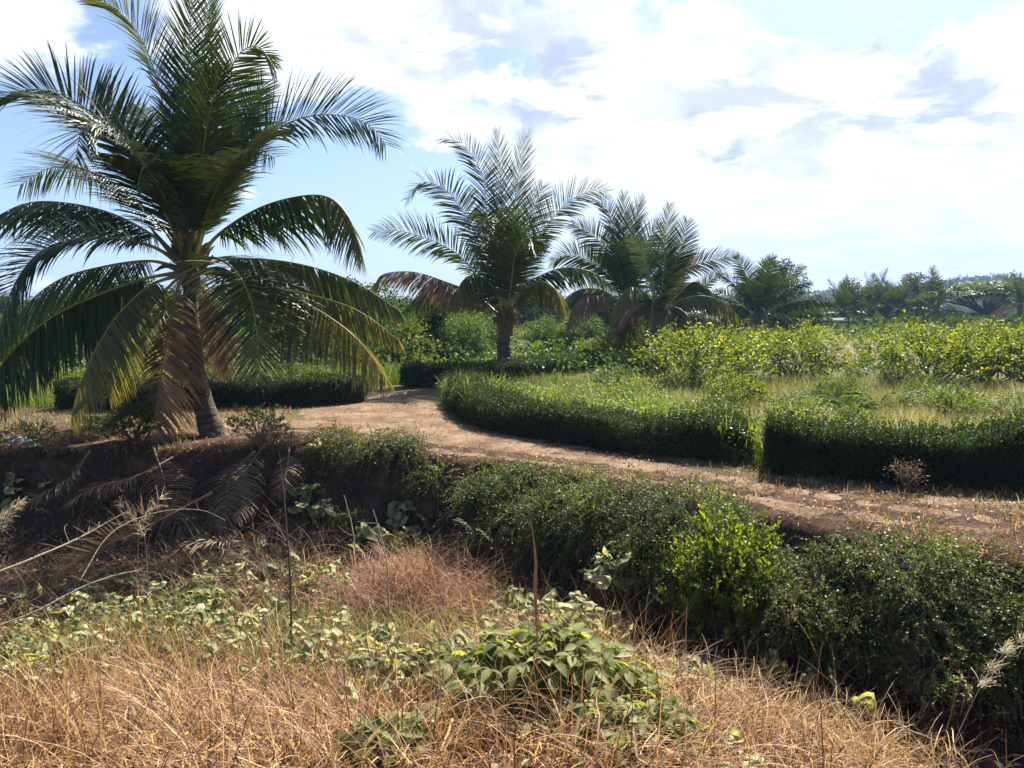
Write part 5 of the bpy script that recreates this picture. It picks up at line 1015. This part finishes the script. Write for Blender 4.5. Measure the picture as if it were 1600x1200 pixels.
# frond-leaved weed and plumes on the field
def fern(label, px, py, n, L, seed, mat):
    c = ground_at(px, py); rng = np.random.default_rng(seed); r = thing('fern_like_weed', label, 'plant', (c[0], c[1], float(terrain(c[0], c[1])))); S = Soup(); St = Soup()
    for k in range(n):
        a = k * 2.4; e = rng.uniform(.3, 1.2); p = np.zeros(3); P = [p]
        for q in range(6): ee = e - 1.1 * (q / 6) ** 1.5; p = p + np.array([np.cos(a) * np.cos(ee), np.sin(a) * np.cos(ee), np.sin(ee)]) * L * rng.uniform(.8, 1.1) / 6; P.append(p)
        C = curve(P, 22); T = nrm(np.gradient(C, axis=0)); Sd = nrm(np.cross(T, [.01, 0, 1])); tube(St, C, np.linspace(.008, .002, 22), 4)
        for s_ in (-1, 1): bigleaves(S, C[4:], Sd[4:] * s_ + T[4:] * .4, np.tile([0, 0, 1.], (18, 1)) + rng.normal(0, .2, (18, 3)), .17 * np.sin(np.linspace(.5, 2.8, 18)), .045, rng.uniform(.1, 1, 18), .2)
    link('leaves', S.mesh('leaves', mat), r); link('stems', St.mesh('stems', M_boot), r)
fern('feathery green weed alone in the field in front of the plumes', 1322, 652, 26, .85, 81, M_fern)
fern('small feathery weed right beside the larger feathery one', 1372, 640, 10, .6, 82, M_fern)
def plume(label, px, py, zz, H_, n, seed, spread=.25, pl=.3, name='plume_grass', lean=.12, dens=60, side=None, blade=50):
    c = ground_at(px, py, zz); c[2] = terrain(c[0], c[1]); rng = np.random.default_rng(seed); r = thing(name, label, 'grass stalk' if n < 4 else 'grass clump', c); S = Soup(); St = Soup()
    for k in range(n):
        b_ = np.array([rng.normal(0, spread), rng.normal(0, spread), 0]); d = np.array([rng.normal(0, lean), rng.normal(0, lean), 1]) if side is None else np.array([side[0] + rng.normal(0, .03), side[1], 1.]); H = H_ * rng.uniform(.8, 1.1); e = b_ + d * H
        C = curve([b_, b_ + d * H * .5 + rng.normal(0, .02, 3), e, e + nrm(d[None])[0] * pl * .6 + np.array([np.sign(d[0]) * .12 * pl / .3, 0, 0])], 14); tube(St, C, np.linspace(.0045, .0015, 14), 4)
        i = rng.integers(9, 14, dens); Q = C[i] + rng.normal(0, .012, (dens, 3)); D = nrm(C[13] - C[9][None]) * 1.2 + rng.normal(0, .5, (dens, 3)); n_ = 4; L = rng.uniform(.04, .13, dens) * pl / .3; q = [Q]
        for _ in range(n_ - 1): q.append(q[-1] + nrm(D) * (L / n_)[:, None]); D = nrm(D) + [0, 0, -.25]
        ribbons(S, np.stack(q, 1), nrm(rng.normal(0, 1, (dens, 3))), np.full((dens, n_), .0022 if pl < .5 else .003), rng.uniform(0, 1, dens))
    link('seed_head', S.mesh('seed_head', M_plume), r); link('stalks', St.mesh('stalks', M_stick), r)
    if blade:
        S = Soup(); P = np.stack([rng.normal(0, spread, blade * n // 2), rng.normal(0, spread, blade * n // 2), np.zeros(blade * n // 2)], -1); blades(S, P, rng.uniform(.3, .75, len(P)) * H_, rng, .25, .006, 6, .8); link('leaves', S.mesh('leaves', M_field), r)
plume('clump of tall grass with pale feathery plumes in the field', 1318, 620, 0, 1.15, 22, 91, .75, .45, dens=70, lean=.22, blade=14)
plume('tall seeding grass stalk leaning in at the lower right corner', 1418, 1235, -.5, 1.15, 1, 92, .0, .4, 'seeding_grass', side=(.62, .25), dens=170, blade=0)
plume('tall dry seeding grass at the far left edge', -25, 900, -1.0, 1.0, 3, 93, .08, .4, 'seeding_grass', side=(.22, .0), dens=80, blade=10)
plume('thin seeding grass stalk standing before the dark bank at the left', 222, 930, -1.1, 1.05, 2, 94, .08, .5, 'seeding_grass', lean=.1, dens=60, blade=6)
plume('slender grass stalk with small seed head rising before the overgrown hedge', 930, 900, -1.1, .9, 1, 95, .05, .3, 'seeding_grass', lean=.08, dens=40, blade=8)
plume('dry seed heads over the red grass before the shaded ditch', 780, 880, -1.15, .55, 5, 96, .28, .28, 'seeding_grass', lean=.3, dens=26, blade=10)
def stick(name, label, pts, rads, mat=M_stick, cat='stick', twigs=0, seed=1):
    rng = np.random.default_rng(seed); P = np.array(pts); c = P[0].copy(); S = Soup(); C = curve(P - c, 24); C = C + np.cumsum(rng.normal(0, .002, C.shape), 0); tube(S, C, np.interp(np.linspace(0, 1, 24), np.linspace(0, 1, len(rads)), rads), 7)
    for k in range(twigs):
        i = rng.integers(5, 23); d = rng.normal(0, 1, 3) * [1, .6, .5] + (C[-1] - C[0]) / 2; e = C[i] + nrm(d[None])[0] * rng.uniform(.1, .3); tube(S, curve([C[i], (C[i] + e) / 2 + rng.normal(0, .02, 3), e], 6), np.linspace(rads[-1] * .7, .0015, 6), 4)
    o = link(name, S.mesh(name, mat, True), label=label, category=cat); o.location = [float(q) for q in c]; return o
stick('dead_branch', 'long bleached branch reaching in from the left edge over the ditch', [at(-30, 905, 7.2), at(60, 870, 7.6), at(130, 838, 8.0), at(196, 800, 8.4)], [.013, .012, .009, .004], twigs=14)
stick('dead_branch', 'second bleached branch lower down at the left edge', [at(-20, 985, 6.3), at(60, 955, 6.5), at(140, 915, 6.8), at(228, 891, 7.1)], [.008, .009, .007, .003], twigs=14, seed=2)
stick('thin_stalk', 'tall thin dead stalk standing upright left of the middle', [at(456, 1012, 6.6), at(452, 900, 6.7), at(446, 800, 6.75), at(438, 705, 6.8)], [.012, .009, .008, .003], M_bark, 'stalk', 2, 3)
stick('thin_stalk', 'thin grey stalk beside the pale creeper on the bank', [at(556, 862, 9.0), at(548, 815, 9.1), at(536, 772, 9.15)], [.01, .008, .004], M_stick, 'stalk', 3, 4)
stick('thin_stalk', 'dry forked stalk rising out of the tangled clump in the ditch', [at(608, 980, 7.2), at(606, 880, 7.4), at(596, 830, 7.5), at(585, 795, 7.5)], [.011, .009, .007, .004], M_stick, 'stalk', 5, 5)
stick('bent_stalk', 'long dry stalk arching across the dark bank at the left', [at(125, 905, 7.2), at(170, 835, 7.6), at(240, 803, 8.0), at(310, 798, 8.2), at(352, 815, 8.2)], [.006, .005, .004, .002], M_stick, 'stalk', 3, 6)
stick('fallen_cane', 'thin fallen cane lying across the lower right of the ditch', [at(1395, 1128, 5.0), at(1430, 1140, 5.0), at(1470, 1156, 4.9)], [.006, .005, .004], M_stick, 'stalk', 1, 7)
stick('reed_stalk', 'upright reed with reddish brown sheath in front of the leafy shrub', [at(852, 1215, 4.6), at(842, 1100, 4.7), at(838, 950, 4.8), at(836, 880, 4.85), at(829, 812, 4.9)], [.004, .004, .0045, .013, .002], rough_mat('reddish_reed', [(.3, .13, .06), (.45, .24, .13)], 6, 3, .7, .1), 'reed', 0, 8)
stick('reed_stalk', 'thin straw coloured stalk rising through the leafy shrub on its left', [at(694, 1215, 4.7), at(690, 1100, 4.8), at(688, 985, 4.9)], [.006, .005, .003], M_stick, 'reed', 0, 9)
# fallen palm fronds
def fallen(label, pts, seed, mk, ll=.6, n=60, va=-.1, dr=.5, face=(0, -1), roll=0.):
    P = np.array(pts); c = P[0].copy(); r = thing('fallen_frond', label, 'palm frond', c)
    rng = np.random.default_rng(seed); o = frond(r, P - c, nrm(np.array([face], float))[0], ll, seed, MS[mk], n=n, droop=dr, vang=va, petiole=.2, ragged=.15, width=.013, thick=.014, roll=roll); return r
fallen('grey fallen palm frond sprawled over the ditch floor at the left', [at(330, 770, 10.4), at(250, 812, 9.6), at(170, 850, 8.9), at(110, 880, 8.5)], 1, 'd', .85, 62, .35, .25, (-.9, -.4), .9)
fallen('dead frond hanging down the bank below the big palm', [at(398, 705, 12.1), at(360, 745, 11.6), at(352, 790, 11.2), at(335, 830, 10.9)], 2, 'd', .55, 60, 0, .6, (-.3, -1))
fallen('dead frond slumped on the bank, right of the other hanging one', [at(418, 690, 12.3), at(385, 735, 11.7), at(380, 780, 11.2), at(372, 815, 10.9)], 3, 'd', .4, 44, 0, .6, (.2, -1))
fallen('pale dry frond lying flat on the ground right of the big palm foot', [at(398, 678, 13.4), at(440, 684, 13.1), at(480, 688, 12.9), at(520, 690, 12.8)], 4, 'd', .35, 40, -.05, .1, (1, 0))
fallen('old frond lying dark along the left bank under the big palm', [at(270, 715, 12.2), at(210, 745, 11.6), at(150, 760, 11.2), at(100, 790, 10.8)], 5, 'd', .5, 44, 0, .6, (-1, -.2))
fallen('dark dry frond lying below the dead hanging frond of the big palm', [at(240, 700, 12.3), at(255, 745, 11.7), at(262, 790, 11.2), at(285, 830, 10.8)], 6, 'd', .55, 50, 0, .7, (-.1, -1))
fallen('broken frond leaning on the bank midway between palm foot and creeping shrub', [at(452, 700, 12.0), at(448, 735, 11.6), at(435, 775, 11.3)], 7, 'd', .35, 40, 0, .7, (.1, -1))
fallen('grey frond heap on the ditch floor below the hanging dead fronds', [at(400, 850, 10.2), at(350, 845, 10.0), at(300, 850, 9.8), at(262, 872, 9.5)], 8, 'd', .5, 50, .1, .4, (-1, -.2), .4)
fallen('old brown frond on the bank slope at the far left', [at(140, 705, 12.0), at(110, 745, 11.4), at(60, 775, 11.0), at(20, 800, 10.7)], 9, 'd', .5, 44, 0, .6, (-1, -.3))
def bank_weed(label, px, py, zz, sc, seed, dry=False):
    m1, m2 = bush_meshes(seed, .8, .45, 1500, .04, M_palm_dead if dry else M_hedge_loose, open_=.4); c = ground_at(px, py, zz)
    o = thing('bank_shrub', label, 'shrub', (c[0], c[1], float(terrain(c[0], c[1])) - .03), None, seed, sc); link('foliage', m1, o); link('stems', m2, o)
bank_weed('straggly dark shrub on the bank edge left of the big palm', 175, 700, -.2, (1.2, .8, .9), 931)
bank_weed('low dark weed on the bank at the left edge', 60, 775, -.9, (1.2, .9, .8), 932)
bank_weed('dry twiggy shrub on the bank right of the big palm foot', 430, 745, -.5, (1., .7, .9), 933, True)
bank_weed('dry brown thicket tangled in the overgrown hedge near its left end', 735, 745, -.1, (1., .7, .8), 934, True)
bank_weed('small green weed at the foot of the bank beside the pale lobed creeper', 545, 815, -.9, (.7, .6, .9), 935)
bank_weed('dry twiggy growth hanging under the overgrown hedge', 860, 840, -.8, (1., .7, .8), 936, True)
bank_weed('low dark weed in the shade below the creeping shrub', 640, 850, -1.1, (.9, .7, .5), 937)
# palm log lying half sunk against the bank, dried weeds, rubbish
def dry_weed(label, px, py, zz, H_, seed):
    c = ground_at(px, py, zz); c[2] = terrain(c[0], c[1]); rng = np.random.default_rng(seed); r = thing('dried_weed', label, 'weed', c); S = Soup(); St = Soup()
    for k in range(18):
        a = rng.uniform(0, 6.28); e = np.array([np.cos(a) * rng.uniform(.1, .6) * H_, np.sin(a) * rng.uniform(.1, .5) * H_, H_ * rng.uniform(.5, 1)]); tube(St, curve([[0, 0, 0], e * [.4, .4, .6], e], 6), np.linspace(.006, .002, 6), 4)
        K = 26; Q = e + rng.normal(0, .06, (K, 3)); leaves(S, Q, rng.normal(0, 1, (K, 3)), rng.normal(0, 1, (K, 3)), .035, .018, rng.uniform(0, 1, K))
    link('foliage', S.mesh('foliage', M_palm_dead), r); link('stems', St.mesh('stems', M_twig), r)
dry_weed('dried brown weed at the foot of the dark right hedge', 1415, 768, 0, .3, 1); dry_weed('dried seed head weed at the far left on the ditch floor', 85, 815, -1.2, .4, 2)
M_white = rough_mat('white_plastic', [(.55, .55, .54), (.8, .8, .8)], 5, 3, .4, .05, spec=.5); M_blue = rough_mat('faded_sack', [(.28, .34, .42), (.55, .58, .62)], 7, 5, .7, .5, 18); M_cup = rough_mat('brown_paper', [(.28, .13, .06), (.4, .22, .12)], 5, 3, .7, .1)
S = Soup(); c = ground_at(122, 910, -1.15); c[2] = terrain(c[0], c[1]) + .045; tube(S, [[-.13, 0, 0], [-.125, 0, 0], [-.05, 0, 0], [.04, 0, 0], [.075, 0, 0], [.1, 0, 0], [.13, 0, 0]], [.01, .036, .038, .036, .034, .015, .013], 14, cap=True)
o = link('plastic_bottle', S.mesh('plastic_bottle', M_white, True), label='white plastic bottle lying among the weeds at the left', category='bottle'); o.location = [float(q) for q in c]; o.rotation_euler = (0, R(-4), R(12))
S = Soup(); c = ground_at(100, 898, -1.15); c[2] = terrain(c[0], c[1]) + .04; tube(S, [[-.05, 0, 0], [-.045, 0, 0], [.03, 0, 0], [.05, 0, 0], [.052, 0, 0]], [.022, .03, .035, .04, .042], 14)
o = link('paper_cup', S.mesh('paper_cup', M_cup, True), label='crushed brown paper cup beside the white bottle', category='cup'); o.location = [float(q) for q in c]; o.rotation_euler = (0, R(10), R(-20))
S = Soup(); c = ground_at(35, 760, -.75); u_, v_ = np.meshgrid(np.linspace(-.5, .5, 34), np.linspace(-.5, .5, 22), indexing='ij'); zz_ = .05 * np.cos(u_ * 3) * np.cos(v_ * 3) + .05 * (fbm(u_ * 7 + 3, v_ * 7, 4) - .5)
V = np.stack([u_ * .42, v_ * .22, zz_ * .8], -1); V2 = V - [0, 0, .03]; V = np.concatenate([V.reshape(-1, 3), V2.reshape(-1, 3)]); i = np.arange(33)[:, None] * 22 + np.arange(21)[None]; f = np.stack([i, i + 1, i + 23, i + 22], -1).reshape(-1, 4); S.add(V, np.concatenate([f, f[:, ::-1] + 34 * 22]))
o = link('plastic_sack', S.mesh('plastic_sack', M_blue, True), label='faded grey blue sack crumpled on the bank at the left edge', category='sack'); o.location = (float(c[0]), float(c[1]), float(terrain(c[0], c[1])) + .03); o.rotation_euler = (R(38), 0, R(25))

# ------------------------------------------------------------------ the air
HAZE = True
if HAZE:
    S = Soup(); box(S, (200, 950, 45), (3000, 2100, 200)); m, nt, out = base_mat('haze')
    v = nt.nodes.new('ShaderNodeVolumePrincipled'); v.inputs['Color'].default_value = (.42, .62, 1.0, 1); v.inputs['Density'].default_value = .00045; v.inputs['Anisotropy'].default_value = 0.0
    nt.links.new(v.outputs[0], out.inputs['Volume']); hz_ = link('haze', S.mesh('haze', m), kind='stuff', label='thin bluish haze that pales the far hills', category='haze')
